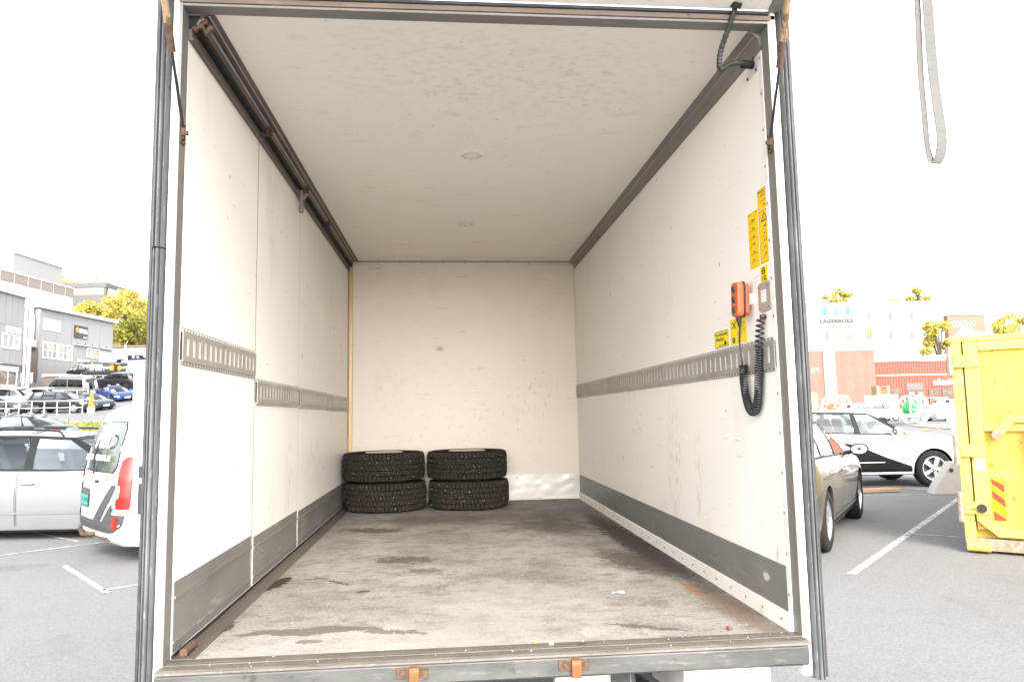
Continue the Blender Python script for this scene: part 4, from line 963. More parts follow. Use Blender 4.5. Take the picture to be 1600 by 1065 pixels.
# ---- silver estate beside the truck (left)
p_silver = M('paint_silver', (.215,.22,.23), .36, .35, coat=.5, layers=[('n', 3, 4, .45, .75, (.195,.20,.21), .5)])
yawR = math.atan2(-.0877, .996)
c = make_car('estate_car', 'silver estate car with black roof rails parked left of the truck', 'car', (-4.93, 9.27, -.95), yawR, WAGON, p_silver, near=True, gl=m_glass, scale=1.085, pillar=m_trim)
c.patch('side_moulding', -1.0, .92, .435, .462, p_silver, .012, 8, 2)
c.patch('window_chrome', -2.05, 1.15, .955, .968, m_chrome, .004, 20, 1)
for s in (1, -1):
    pts = [Vector((x, s*(c.wt-.03), c.zr(x)+.075)) for x in (-1.9,-1.2,-.5,.15)]; pts = [Vector((-2.0, s*(c.wt-.03), c.zr(-2.0)+.01))]+pts+[Vector((.28, s*(c.wt-.03), c.zr(.28)+.01))]
    MB().tube(arc(pts, 5), .014, 8).build('roof_rail', m_trim, c.T, smooth=True)
# ---- white company van
m_vw = M('van_white', (.80,.80,.80), .28, coat=.7, layers=[('n', 2, 5, .5, .75, (.74,.74,.73), .5)])
m_vg = M('van_graphite', (.045,.048,.052), .4)
m_txtw = M('lettering_white', (.86,.86,.86), .4)
V = thing('company_van', 'white company van with green plate, grey graphics and white lettering on its rear window', 'van', (-2.78, 6.08, G), -.06+math.atan2(.667*-.0877+.745*.9908, .667*.996+.745*.0891))
V.scale = (1, 1, 1.03)
# local: +x forward, rear face near x=0, right side at y<0 ; origin at rear right corner, so the centre line is y=+.86
VW = .86; VL = 4.25
def vout(zz):
    """rear x, half width at height zz"""
    xr = interp([(.20,.10),(.28,.02),(.40,0),(.75,.01),(1.0,.03),(1.3,.09),(1.55,.17),(1.70,.25),(1.78,.36),(1.82,.55),(1.835,.8)], zz)
    hw_ = interp([(.20,.80),(.30,.84),(.5,.86),(.95,.86),(1.15,.845),(1.5,.80),(1.68,.755),(1.77,.69),(1.82,.56),(1.835,.3)], zz)
    xf = interp([(.20,VL-.1),(.45,VL),(.75,VL-.06),(1.0,VL-.55),(1.05,VL-.95),(1.5,VL-1.5),(1.7,VL-1.85),(1.835,VL-2.3)], zz)
    return xr, hw_, xf
def vring(zz):
    xr, h, xf = vout(zz); rc = .16; pts = []
    for cx, cyy, a in ((xf-rc, h-rc, 0), (xr+rc, h-rc, 90), (xr+rc, -(h-rc), 180), (xf-rc, -(h-rc), 270)):
        for k in range(7): t = R(a+90*k/6); pts.append((cx+rc*math.cos(t), VW+cyy+rc*math.sin(t), zz))
    p, q = Vector(pts[13]), Vector(pts[14]); pts[14:14] = [tuple(p.lerp(q, k/10)) for k in range(1, 10)]
    return [(x-(.05*max(0, 1-((y-VW)/h)**2) if x < xr+.17 else 0), y, z_) for x, y, z_ in pts]
zs = [.20,.24,.28,.34,.40,.5,.62,.75,.88,1.0,1.1,1.2,1.3,1.42,1.55,1.63,1.70,1.745,1.78,1.805,1.82,1.83,1.835]
mb = MB()
rings = [vring(q) for q in zs]
n = len(rings[0])
for rg in rings: mb.v += [Vector(p) for p in rg]
for i in range(len(zs)-1):
    for k in range(n): mb.f.append((i*n+k, i*n+(k+1) % n, (i+1)*n+(k+1) % n, (i+1)*n+k))
mb.f += [tuple(range(n)), tuple(range((len(zs)-1)*n, len(zs)*n))]
vme = mb.mesh('body', m_vw, True, 50)
cut = MB()
for ax in (.78, VL-.85):
    cut.tube([(ax, -.2, .31), (ax, .26, .31)], .37, 36); cut.tube([(ax, 2*VW-.26, .31), (ax, 2*VW+.2, .31)], .37, 36)
vme = boolean_diff(vme, cut.mesh('cut', m_vw)); vme.polygons.foreach_set('use_smooth', [True]*len(vme.polygons)); vme.set_sharp_from_angle(angle=R(50))
o = bpy.data.objects.new('body', vme); COL.objects.link(o); o.parent = V
ty, rm, dk = wheel_mesh(.31, .2, 8, False)
for ax in (.78, VL-.85):
    for yy, s in ((.11, -1), (2*VW-.11, 1)):
        o = bpy.data.objects.new('wheel', ty); COL.objects.link(o); o.parent = V; o.location = (ax, yy, .31); o.rotation_euler = (0, 0, 0 if s > 0 else math.pi)
        q = bpy.data.objects.new('rim', rm); COL.objects.link(q); q.parent = o
def vrear(u, zz, off=.004):
    """point on the rear face: u = -1 (left edge, far) .. +1 (right edge); wraps round the corner"""
    xr, h, xf = vout(zz); y = u*h; rc = .16
    ed = abs(y)-(h-rc); x = xr-.05*max(0, 1-u*u)
    if ed > 0: x += rc-math.sqrt(max(0, rc*rc-ed*ed))
    return Vector((x-off, VW-y, zz))
def vpatch(nm, poly_rows, mat, off=.004, parent=V):
    """poly_rows: list of (z, u0, u1)"""
    rws = []
    for (z0, a0, b0), (z1, a1, b1) in zip(poly_rows, poly_rows[1:]):
        m = max(2, int(abs(z1-z0)/.02))
        for k in range(m): rws.append((lerp(z0, z1, k/m), lerp(a0, a1, k/m), lerp(b0, b1, k/m)))
    rws.append(poly_rows[-1]); off += .004
    b = MB(); b.grid([[vrear(lerp(u0, u1, i/10), zz, off) for i in range(11)] for zz, u0, u1 in rws]); return b.build(nm, mat, parent, smooth=True, ang=80)
def rows_rect(z0, z1, u0, u1, rc=.06, n=8):
    out = []
    for i in range(n+1):
        zz = lerp(z0, z1, i/n); d = min(i, n-i)/n*abs(z1-z0); ins = 0 if d > rc else (rc-math.sqrt(max(0, rc*rc-(rc-d)**2)))/.86
        out.append((zz, u0+ins, u1-ins))
    return out
m_vglass = M('van_rear_glass', (.045,.055,.05), .12, layers=[('n', 2.2, 4, .45, .6, (.12,.135,.12), .8), ('n', 5, 4, .55, .65, (.02,.025,.025), .8)], spec=.35)
rw = vpatch('rear_window', rows_rect(1.02, 1.58, -.80, .70, .08), m_vglass, .004)
vpatch('window_seal', rows_rect(1.005, 1.595, -.82, .72, .08), m_trim, .000)
for u in (-.06,):
    b = MB(); b.grid([[vrear(u-.006, zz, .006), vrear(u+.006, zz, .006)] for zz in [lerp(.36,1.70,i/16) for i in range(17)]]); b.build('door_gap', m_trim, V)
tl = vpatch('tail_light', [(.62,.84,.985),(.66,.82,.99),(.87,.82,.99),(1.07,.83,.99),(1.15,.84,.99),(1.20,.92,.985)], m_red, .010)
vpatch('reversing_lamp', [(.74,.83,.88),(.80,.83,.89),(.88,.83,.885)], m_clear, .013, tl)
tl = vpatch('tail_light', [(.60,-.995,-.86),(.64,-1.0,-.86),(.85,-1.0,-.86),(1.05,-1.0,-.86),(1.15,-.98,-.9)], m_red, .010)
vpatch('bumper_pad', [(.345,-.80,.62),(.36,-.93,.80),(.42,-.98,.93),(.46,-.98,.95)], m_vg, .012)
vpatch('bumper_pad', [(.46,.62,.95),(.52,.66,.96),(.56,.70,.965)], m_vg, .012)
vpatch('bumper_pad', [(.46,-.98,-.86),(.56,-.98,-.90)], m_vg, .012)
vpatch('reflector', [(.405,.76,.89),(.41,.75,.90),(.53,.75,.90),(.535,.76,.89)], m_red, .018)
# dark graphic bands
vpatch('graphic_band', [(.46,-.01,.30),(.60,.20,.46),(.75,.43,.67),(.88,.62,.785)], m_vg, .0065)
vpatch('graphic_band', [(.46,.36,.61),(.56,.50,.68),(.66,.64,.775)], m_vg, .0065)
# side graphic, seen past the lamp
b = MB(); b.grid([[(.17+.12*i, VW-vout(zz)[1]-.006, zz) for i in range(8)] for zz in (.96,1.02,1.09)]); b.build('side_graphic', m_vg, V)
b = MB(); b.grid([[(.17+.12*i, VW-vout(zz)[1]-.006, zz) for i in range(8)] for zz in (.56,.7,.82,.90)]); b.build('side_graphic', m_vg, V)
def vtext(s, u, zz, size, mat, sx=1, bold=.004):
    o = vrear(u, zz, .03); o2 = vrear(u+.1, zz, .03); o1 = vrear(u, zz+.1, .03)
    text('lettering', s, size, mat, rw, frame(o, (o2-o), (o1-o).normalized()-(o2-o).normalized()*((o1-o).normalized().dot((o2-o).normalized()))), .001, sx=sx, bold=bold)
vtext('MBD', .06, 1.36, .25, m_txtw, 1.2, .004)
vtext('ENTREPRENØR AS', -.06, 1.17, .098, m_txtw, 1.12, .001)
vtext('922 06 117', .50, .945, .075, m_ink, 1.0, .001)
MB().tube([vrear(-.14,.98,.02), vrear(-.19,1.16,.045), vrear(-.16,1.38,.04)], .010, 6).build('rear_wiper', m_trim, V)
MB().lathe([(0,.03),(.03,.03),(.035,0)], 12, frame(vrear(-.10,.96,0), (0,1,0), (0,0,1))).build('wiper_hub', m_trim, V)
MB().bar(vrear(-.02,.90,.014), vrear(.10,.90,.014), .03, .03).build('door_handle', m_trim, V, bevel=.008)
for u, zz in ((.76,1.28),(.76,.66)): MB().bar(vrear(u,zz-.03,.012), vrear(u,zz+.03,.012), .025, .03).build('hinge', m_steelp, V, bevel=.006)
MB().bar(vrear(-.86,.86,.012), vrear(-.86,.92,.012), .025, .03).build('hinge', m_steelp, V, bevel=.006)
pl2 = vpatch('number_plate', [(.60,-.76,-.32),(.72,-.76,-.32)], m_plate_g, .012)
vpatch('plate_recess', [(.575,-.82,-.27),(.60,-.82,-.27),(.72,-.82,-.27),(.80,-.80,-.28)], m_vg, .006)
o = vrear(-.54,.66,.016); o2 = vrear(-.44,.66,.016)

for k in range(7):
    p_ = vrear(-.70+.052*k+(.03 if k > 1 else 0), .66, .014); q_ = vrear(-.70+.052*k+(.03 if k > 1 else 0)+.026, .66, .014); MB().bar(p_, q_, .008, .055-.012*(k % 3 == 1), (0,0,1)).build('plate_character', m_ink, pl2)
tb = MB().tube([(.10,VW,.30),(-.10,VW,.29),(-.17,VW,.31),(-.19,VW,.37)], .026, 8); tb.lathe([(0,.03),(.02,.02),(.028,0),(.02,-.02),(0,-.03)], 12, Matrix.Translation((-.19,VW,.395))); tb.build('tow_hook', m_rust, V, smooth=True)
b = MB().tube([(.0,VW+.35,.27),(.0,VW-.45,.27)], .03, 8); b.build('tow_beam', m_rust, V)
for s, yy in ((-1, VW-.80), (1, VW+.80)):
    MB().prism([(VL-2.75,1.1),(VL-1.75,1.1),(VL-2.1,1.58),(VL-2.75,1.6)], 'xz', yy-.012, yy+.012).build('cab_side_window', m_dglass, V)

# ---- grey saloon (right)
p_tita = M('paint_bronze_grey', (.20,.172,.13), .26, .65, coat=.6)
sed = make_car('saloon_car', 'bronze grey saloon car with alloy wheels parked right of the truck', 'car', (5.40, 7.27, G), math.atan2(2.49, 1.88), dict(SEDAN, mirmat=m_trim, tail=(.10,.66,.93)), p_tita, near=True, gl=m_glass, scale=1.06, pillar=m_trim, spokes=5)
sed.patch('window_chrome', -1.7, .9, .93, .945, m_chrome, .004, 18, 1)
sed.patch('sill_chrome', -1.0, 1.05, .30, .325, m_chrome, .007, 10, 1)
sed.patch('crease_line', -1.6, 1.4, .79, .80, p_tita, .010, 16, 1)
# ---- white crossover behind it
p_white = paint('paint_white', (.80,.80,.79))
suv = make_car('crossover_car', 'white crossover car with black wedge graphic on its doors beyond the saloon', 'car', (9.55, 12.75, G), yawR, dict(SUV, H=1.58, handmat=p_white, tail=(.06,.7,.85)), p_white, near=True, gl=m_glass, scale=1.03, pillar=m_trim, spokes=5)
b = MB(); s = -1
for s in (-1, 1):
    b = MB(); rws = []
    for i in range(21):
        x = lerp(-1.7, 1.0, i/20); zt = interp([(-1.7,1.0),(-.6,.95),(-.1,.86),(.45,.62),(1.0,.42)], x); zl = .36
        rws.append([(x, s*(suv.sy(x, q)+.004), q) for q in (zl, lerp(zl,zt,.5), max(zt, zl+.01))])
    b.grid(rws); b.build('wedge_graphic', m_trim, suv.T, smooth=True)
    b = MB(); b.grid([[(x, s*(suv.sy(x, q)+.008), q) for q in (.50,.515)] for x in [lerp(-1.6,.45,i/14) for i in range(15)]]); b.build('door_strip', p_white, suv.T)
# ================================================================ ground
m_asph = M('asphalt', (.165,.163,.162), .9, spec=.2, layers=[('e', ((6.3,3.2,G),(1.5,.8,1),(0,0,.5)), .7, 5, .9, (.105,.103,.10), .5), ('e', ((-3.6,4.2,G),(1.1,.6,1),(0,0,-.6)), .7, 5, .7, (.10,.098,.096), .5), ('e', ((9.2,8.6,G),(.5,.3,1),(0,0,.3)), .5, 5, .4, (.07,.068,.066), .6), ('n', .35, 4, .42, .62, (.145,.142,.14), .75), ('n', (.9,1.3,1), 4, .62, .70, (.09,.088,.086), .6), ('n', 70, 2, .42, .72, (.27,.267,.263), .6), ('n', 130, 1, .55, .75, (.09,.089,.089), .55), ('n', (1.5,.8,1), 4, .6, .72, (.13,.127,.124), .5)], bump=((90,90,90), .5, .006))
GL = [(-60,G),(18,G),(24,-.78),(28,-.40),(33,-.30),(38,.25),(46,.95),(52,1.36),(57,1.58),(60.5,1.95),(66.6,2.85),(72,3.95),(78,5.2),(84,5.9),(96,8.2),(104,9.4),(120,13.5),(180,29),(260,33),(900,36)]
GR = [(-60,G),(30,G),(48,-.36),(80,-.05),(120,.4),(900,.6)]
def gz(x, y):
    t = min(1, max(0, (x+14)/10)) if y < 40 else min(1, max(0, (x+.25*y+6)/12)); t = t*t*(3-2*t)
    return lerp(sinterp(GL, y), sinterp(GR, y), t)
ys = [-60,-30,-12]+[-6+2*i for i in range(70)]+[140,150,160,170,180,200,220,260,320,450,700,900]
xs = [-900,-600,-400,-260,-200,-160]+[-130+3*i for i in range(60)]+[60,70,85,100,130,170,220,300,450,650,900]
mb = MB(); mb.grid([[(x, y, gz(x, y)) for x in xs] for y in ys]); struct(mb.build('ground', m_asph, None, smooth=True, ang=180))
def overlay(name, mat, xs, ys, dz):
    mb = MB(); mb.grid([[(x, y, gz(x, y)+dz) for x in xs] for y in ys]); return mb.build(name, mat, None, smooth=True, ang=180)
m_grass = M('hill_grass', (.17,.16,.045), .9, layers=[('n', .12, 5, .4, .65, (.26,.20,.06), .8), ('n', 1.2, 5, .5, .7, (.09,.11,.03), .7), ('n', .5, 5, .6, .72, (.33,.26,.14), .7)], bump=((2,2,2), .6, .3))
struct(overlay('hillside', m_grass, [-300,-220,-160]+[-130+6*i for i in range(24)], [101,104,108,112,118,126,136,148,160,172,184,200,230,270], .06))
m_verge = M('verge_grass', (.13,.15,.035), .9, layers=[('n', 3, 5, .45, .6, (.25,.22,.07), .8), ('n', 7, 4, .58, .66, (.5,.46,.38), .7)], bump=((20,20,20), .6, .05))
vx = [-30+1.0*i for i in range(16)]
struct(overlay('grass_verge', m_verge, vx, [34.6,36,38,40,42,43.5], .03))
m_pave = M('pale_paving', (.36,.33,.29), .85, layers=[('n', 3, 5, .45, .65, (.28,.26,.23), .7)])
struct(overlay('pavement', m_pave, vx+[-13,-11], [20.5,21.5,23,24.6], .05))
# tufts on the verge
m_tuft = foliage('tuft_green', (.14,.17,.03), (.24,.24,.05), (.34,.30,.08))
rt = random.Random(4); mb = MB()
for i in range(1500):
    x = rt.uniform(-28,-15.5); y = rt.uniform(34.8,43); z = gz(x, y)+.02; h = rt.uniform(.08,.26)*(1.3 if rt.random() < .2 else .8); a = rt.uniform(0,6.28); d = Vector((math.cos(a), math.sin(a), 0))*.06; l = Vector((rt.uniform(-.12,.12), rt.uniform(-.12,.12), h))
    p = Vector((x, y, z)); mb.add([p-d, p+d, p+l+d*.3, p+l-d*.3], [(0,1,2,3)])
o = mb.build('verge_grass_tufts', m_tuft, None); o['kind'] = 'stuff'; o['label'] = 'tufts of green and yellow grass on the roadside verge'
# painted bay lines
m_line = M('road_paint', (.60,.59,.57), .75, layers=[('n', 7, 4, .40, .58, (.19,.187,.185), .85), ('n', 60, 3, .48, .60, (.16,.158,.156), .7)])
def gline(a, b, w, nm='bay_line'):
    a = Vector((*a, 0)); b = Vector((*b, 0)); d = (b-a).normalized(); nrm = Vector((-d.y, d.x, 0))*w/2; n = 6
    mb = MB(); mb.grid([[(p.x, p.y, gz(p.x, p.y)+.004) for p in (a.lerp(b, i/n)-nrm, a.lerp(b, i/n)+nrm)] for i in range(n+1)]); struct(mb.build(nm, m_line, None))
gline((10.3,10.06), (4.9,4.45), .085); gline((6.9,6.55), (8.4,5.3), .06); gline((9.5,12.45), (11.6,9.9), .08); gline((8.5,10.63), (10.2,10.46), .05)
gline((-5.1,6.85), (-3.0,8.65), .07); gline((-3.5,6.35), (-2.38,4.9), .06); gline((-2.47,5.02), (-1.6,5.6), .06); gline((-7,10.6), (-4.2,8.1), .06)
# ================================================================ parked cars beyond the road (left)
p_black = paint('paint_black', (.012,.012,.014)); p_dark = paint('paint_dark_grey', (.035,.036,.04), .3); p_blue = paint('paint_blue', (.018,.045,.17), .3)
p_gvan = paint('paint_grey_green', (.16,.17,.165), .4); p_night = paint('paint_night_blue', (.02,.025,.07), .3); p_slv2 = paint('paint_light_silver', (.55,.56,.57), .4); p_white2 = paint('paint_white_b', (.80,.80,.79))
def slope_place(T0, x, y, heading):
    e = .8; n = Vector((-(gz(x+e,y)-gz(x-e,y))/(2*e), -(gz(x,y+e)-gz(x,y-e))/(2*e), 1)).normalized()
    f = Vector((math.cos(heading), math.sin(heading), 0)); f = (f-n*f.dot(n)).normalized(); l = n.cross(f)
    m = Matrix(((f.x,l.x,n.x),(f.y,l.y,n.y),(f.z,l.z,n.z))); s = T0.scale.copy(); T0.rotation_euler = m.to_euler(); T0.location = (x, y, gz(x, y)+.02); T0.scale = s
    return T0
GRP = 'cars parked on the upper lot'
def lot(name, label, cat, x, y, head, sp, pm, **k):
    c = make_car(name, label, cat, (0,0,0), 0, sp, pm, group=GRP, **k); slope_place(c.T, x, y, R(head)); return c
lot('parked_car', 'black sport utility car side on behind the grey railing', 'car', -29.2, 56.7, -5, SUV, p_black, spokes=10, scale=1.02)
lot('parked_car', 'large white sport utility car behind the black one on the lot', 'car', -34.9, 60.9, -6, dict(SUV, H=1.75), p_white2, scale=1.03)
lot('parked_car', 'low dark saloon at the left end of the railing', 'car', -32.6, 54.4, -8, SEDAN, p_dark, scale=.98)
lot('parked_car', 'dark sports coupe with round headlamps facing the road beside the shrub', 'car', -28.5, 60.0, -38, SPORT, p_dark, spokes=10)
lot('parked_car', 'bright blue low sports car with dark wheels', 'car', -29.4, 66.3, -42, SPORT, p_blue, rim_dark=True, spokes=10)
lot('parked_van', 'grey green passenger van with its rear towards the blue car', 'van', -34.4, 67.9, 168, VAN, p_gvan)
lot('parked_car', 'small light silver hatchback roof showing behind the black utility car', 'car', -34.0, 64.0, -5, HATCH, p_slv2)
lot('parked_car', 'black sloping roof crossover behind the blue sports car', 'car', -32.2, 72.8, 172, SUV, p_black, rim_dark=True)
lot('parked_car', 'dark blue hatchback on the slope beside the grey hall', 'car', -40.2, 95.0, 150, HATCH, p_night)
lot('parked_car', 'dark hatchback under the shop window of the gabled building', 'car', -37.2, 63.4, -80, HATCH, p_dark)
m_logo = M('logo_orange', (.85,.25,.02), .4)
for (x, y, hd, lab) in ((-38.3, 79.7, 155, 'black van with orange logo further from the camera near the hall'), (-35.6, 77.6, 158, 'black van with orange logo nearer the green bin')):
    c = lot('logo_van', lab, 'van', x, y, hd, VAN, p_black)
    for s in (1, -1):
        yy = s*(c.hw*.905+.012)
        MB().tube([(-1.9, yy-.01*s, 1.55), (-1.9, yy+.03*s, 1.55)], .30, 10).build('logo_disc', m_logo, c.T)
        MB().box(-1.5, -.3, min(yy, yy+.02*s), max(yy, yy+.02*s), 1.45, 1.62).build('logo_lettering', m_txtw, c.T)
    MB().tube([(-2.44,.45,1.5),(-2.50,.45,1.5)], .26, 10).build('logo_disc', m_logo, c.T); MB().box(-2.49, -2.455, -.65, .12, 1.40, 1.58).build('logo_lettering', m_txtw, c.T)
c = make_car('passing_car', 'black car passing on the road beyond the silver estate', 'car', (-17.0, 28.7, gz(-17,28.7)), R(174), SEDAN, p_black, scale=1.05)
# ================================================================ railings, shrub, bins
m_galv = M('galvanised', (.55,.55,.54), .45, .5)
def railing(name, label, a, b, n, h=1.0, rails=(1.0,.5)):
    a = Vector((*a, 0)); b = Vector((*b, 0)); T0 = thing(name, label, 'railing', (a.x, a.y, gz(a.x, a.y)))
    L0 = T0.location.copy()
    def pp(t, z): p = a.lerp(b, t); return Vector((p.x, p.y, gz(p.x, p.y)+z))-L0
    for i in range(n+1): MB().tube([pp(i/n, 0), pp(i/n, h)], .035, 6).build('post', m_galv, T0)
    for k in rails: MB().tube([pp(i/n, h*k) for i in range(n+1)], .03, 6).build('rail', m_galv, T0)
railing('metal_railing', 'galvanised railing along the lower edge of the car lot', (-36.5, 53.1), (-25.5, 52.2), 12)
railing('metal_railing', 'galvanised railing in front of the grey green van', (-37.5, 66.2), (-31.6, 65.7), 6)
railing('metal_railing', 'galvanised railing below the two black logo vans', (-36.0, 74.9), (-30.0, 74.4), 8)
def leafcloud(mb, c, rad, n, size, r_, flat=.6):
    for i in range(n):
        d = Vector((r_.gauss(0,1), r_.gauss(0,1), r_.gauss(0,1))).normalized()*(r_.random()**.45)
        p = c+Vector((d.x*rad[0], d.y*rad[1], d.z*rad[2])); s = size*r_.uniform(.6,1.35)
        a = Vector((r_.gauss(0,1), r_.gauss(0,1), r_.gauss(0,flat))).normalized(); b = a.cross(Vector((r_.gauss(0,1), r_.gauss(0,1), r_.gauss(0,1)))).normalized()
        mb.add([p-a*s, p+b*s*.55, p+a*s, p-b*s*.55], [(0,1,2,3)])
m_bark = M('bark', (.10,.075,.055), .9, layers=[('n', (9,9,2), 5, .45, .65, (.055,.042,.032), .8)])
F_y = foliage('foliage_yellow', (.30,.27,.05), (.55,.48,.11), (.74,.66,.24)); F_g = foliage('foliage_green', (.10,.12,.025), (.22,.23,.045), (.42,.38,.09)); F_o = foliage('foliage_amber', (.40,.32,.07), (.60,.50,.14), (.76,.66,.28))
def tree(name, label, x, y, zb, h, r, mat, seed, n=2600, leaf=.30, lobes=16, trunk=.28, group=None, sparse=1.0, low=.25):
    r_ = random.Random(seed); T0 = thing(name, label, 'tree', (x, y, zb), 0, group); tm = MB()
    tm.tube([(0,0,-.4),(.1,0,h*.25),(0,.1,h*.5),(.05,0,h*.86)], [trunk,trunk*.8,trunk*.55,trunk*.12], 8); cm = MB()
    for k in range(lobes):
        t = r_.uniform(low, 1); a = r_.uniform(0, 6.283); wr = r*(math.sin(math.pi*min(1, .12+.86*(t-low)/(1-low)*1.0))**.7+.12); q = wr*r_.uniform(.25,.95)
        c = Vector((q*math.cos(a), q*math.sin(a), h*t*.96)); lr = r*r_.uniform(.22,.42)
        tm.tube([(0,0,h*max(.15,t*.6)), c*.55+Vector((0,0,h*t*.38)), c], [trunk*.35,trunk*.2,trunk*.06], 5)
        leafcloud(cm, c, (lr,lr,lr*.8), int(n/lobes*sparse), leaf, r_)
    tm.build('trunk', m_bark, T0, smooth=True); cm.build('crown', mat, T0); return T0
# columnar shrub in planter
P_ = thing('potted_shrub', 'slim columnar shrub in a small planter at the end of the railing', 'shrub', (-25.0, 52.4, gz(-25,52.4)))
MB().lathe([(.0,0),(.22,0),(.28,.5),(.25,.5),(.22,.42),(0,.42)], 14).build('planter', m_pave, P_)
cm = MB(); r_ = random.Random(5)
for k in range(9): leafcloud(cm, Vector((0,0,.55+.11*k)), (.2-.013*k,.2-.013*k,.12), 60, .07, r_)
cm.build('foliage', F_y, P_); MB().tube([(0,0,.4),(0,0,1.3)], .03, 6).build('stem', m_bark, P_)
SGP = tag(MB().box(-.32,.32,-.2,.2,-.1,3.05).box(-.36,.36,-.24,.24,3.05,3.12).build('sign_pillar', m_outer, None, bevel=.02), 'tall plain white sign pillar beside the car lot', 'sign')
SGP.location = (-18.35, 44.4, gz(-18.35,44.4))
for (x, col, nm) in ((-36.2,(.05,.12,.45),'blue'),(-35.5,(.03,.35,.05),'green'),(-34.8,(.55,.08,.04),'red')):
    b = MB(); b.prism([(-.28,0),(.28,0),(.34,.95),(-.34,.95)], 'xz', -.3, .3); t = thing('wheelie_bin', nm+' wheeled bin standing above the railing', 'bin', (x, 80.2, gz(x,80.2)), 0, 'bins by the hall')
    mm = M('bin_'+nm, col, .5); b.build('bin_body', mm, t, bevel=.03); MB().prism([(-.36,.95),(.36,.95),(.34,1.03),(-.3,1.06)], 'xz', -.34, .33).build('lid', mm, t, bevel=.02)
# ================================================================ buildings, left
class Bld: pass
def bld(name, label, cat, p0, u, zb):
    B = Bld(); B.T = thing(name, label, cat, (p0[0], p0[1], zb), math.atan2(u[1], u[0])); B.zb = zb
    def rect(nm, mat, s0, s1, z0, z1, d0, d1, parent=None, bevel=0):
        """slab on the face: d = distance out of the face"""
        return MB().box(s0, s1, -d1, -d0, z0-zb, z1-zb).build(nm, mat, parent or B.T, bevel=bevel)
    B.rect = rect
    def window(s0, s1, z0, z1, cols, rows=1, fr=.08, fm=None, gm=None, d=.0):
        fm = fm or m_wfr; gm = gm or m_bglass
        mb = MB(); mb.box(s0-fr, s1+fr, -d-.07, -d, z0-fr-zb, z0-zb).box(s0-fr, s1+fr, -d-.07, -d, z1-zb, z1+fr-zb).box(s0-fr, s0, -d-.07, -d, z0-zb, z1-zb).box(s1, s1+fr, -d-.07, -d, z0-zb, z1-zb)
        w = mb.build('window', fm, B.T)
        for i in range(cols):
            for j in range(rows):
                a = lerp(s0, s1, i/cols); b = lerp(s0, s1, (i+1)/cols); c = lerp(z0, z1, j/rows); e = lerp(z0, z1, (j+1)/rows)
                MB().box(a+(.04 if i else 0), b-(.04 if i < cols-1 else 0), -d-.025, -d-.01, c+(.03 if j else 0)-zb, e-(.03 if j < rows-1 else 0)-zb).build('pane', gm, w)
            if i: a = lerp(s0, s1, i/cols); MB().box(a-.04, a+.04, -d-.06, -d-.005, z0-zb, z1-zb).build('mullion', fm, w)
        for j in range(1, rows): e = lerp(z0, z1, j/rows); MB().box(s0, s1, -d-.055, -d-.008, e-.03-zb, e+.03-zb).build('transom', fm, w)
        return w
    B.window = window; return B
m_wfr = M('window_frame_white', (.82,.82,.81), .4); m_bglass = M('building_glass', (.16,.13,.11), .06, layers=[('n', .8, 3, .42, .6, (.38,.28,.22), .8), ('n', (1.5,1.5,.7), 2, .5, .6, (.10,.12,.12), .7)], spec=.7)
m_clad = M('cladding_grey', (.25,.238,.236), .6, layers=[('n', .25, 4, .4, .7, (.225,.213,.21), .6), ('n', (2,2,.2), 4, .55, .7, (.29,.275,.265), .4)])
m_clad2 = M('cladding_grey_b', (.22,.215,.215), .6, layers=[('n', .3, 4, .4, .7, (.195,.19,.19), .6)])
m_brown = M('base_brown', (.15,.115,.095), .75, layers=[('n', 4, 4, .45, .65, (.12,.09,.075), .7)])
m_rooftr = M('roof_trim_white', (.55,.535,.51), .5)
zb = 3.2
B = bld('gabled_building', 'grey clad building at the far left with shop window and downpipe', 'building', (-39.6, 63.0), (0, 1), zb)
B.rect('wall', m_clad2, -8, 6.5, zb-1, 12.75, -12, 0)
for i in range(15): B.rect('cladding_panel', m_clad, -8+.97*i, -8+.97*i+.93, 6.4, 12.7, 0, .04)
B.rect('cladding_band', m_clad2, -8, 6.5, 9.85, 9.93, .04, .07)
MB().prism([(-8.3,12.75-zb),(6.75,12.75-zb),(6.75,13.0-zb),(-8.3,13.0-zb)], 'xz', -.35, 12).build('roof', m_rooftr, B.T)
B.window(3.35,5.9,7.78,8.98,3, d=.04); B.window(3.2,5.75,4.35,5.62,2,1,.12, d=.0); B.rect('fascia', m_wfr, 3.0, 5.95, 5.72, 6.15, 0, .12); B.rect('white_sign', m_wfr, 3.86, 6.06, 9.23, 9.78, .04, .10)
B.rect('canopy', m_clad2, 2.6, 6.1, 6.2, 6.32, 0, .7)
MB().tube([(6.62,-.18,1.0),(6.62,-.18,10.0),(6.62,-.1,10.2)], .13, 8).build('downpipe', m_galv, B.T, smooth=True)
MB().tube([(7.05,-.3,.6),(7.05,-.3,10.3)], .22, 10).build('chimney_pipe', M('flue_grey', (.42,.38,.37), .4, .4), B.T, smooth=True)
zb = 4.2; hu = (1.65/11.12, 11/11.12)
B = bld('grey_hall', 'grey panel clad hall with white trimmed roof, signs and white windows', 'building', (-42.1, 76.9), hu, zb)
B.rect('wall', m_clad2, 0, 12.6, zb-1.2, 13.0, -14, 0)
for i in range(5): B.rect('cladding_panel', m_clad, .04+2.51*i, .04+2.51*i+2.46, zb-1, 12.95, 0, .045)
MB().box(-.35, 12.95, -.4, 14, 13.0-zb, 13.25-zb).build('roof', m_rooftr, B.T)
MB().box(-.35, 12.95, -.45, -.4, 12.9-zb, 13.28-zb).build('roof_edge', m_rooftr, B.T)
B.window(.62,2.66,7.78,9.32,3,2,.10, d=.045); B.window(3.05,5.12,7.72,9.28,3,2,.10, d=.045); B.window(7.85,10.0,8.42,9.32,3,1,.10, d=.045)
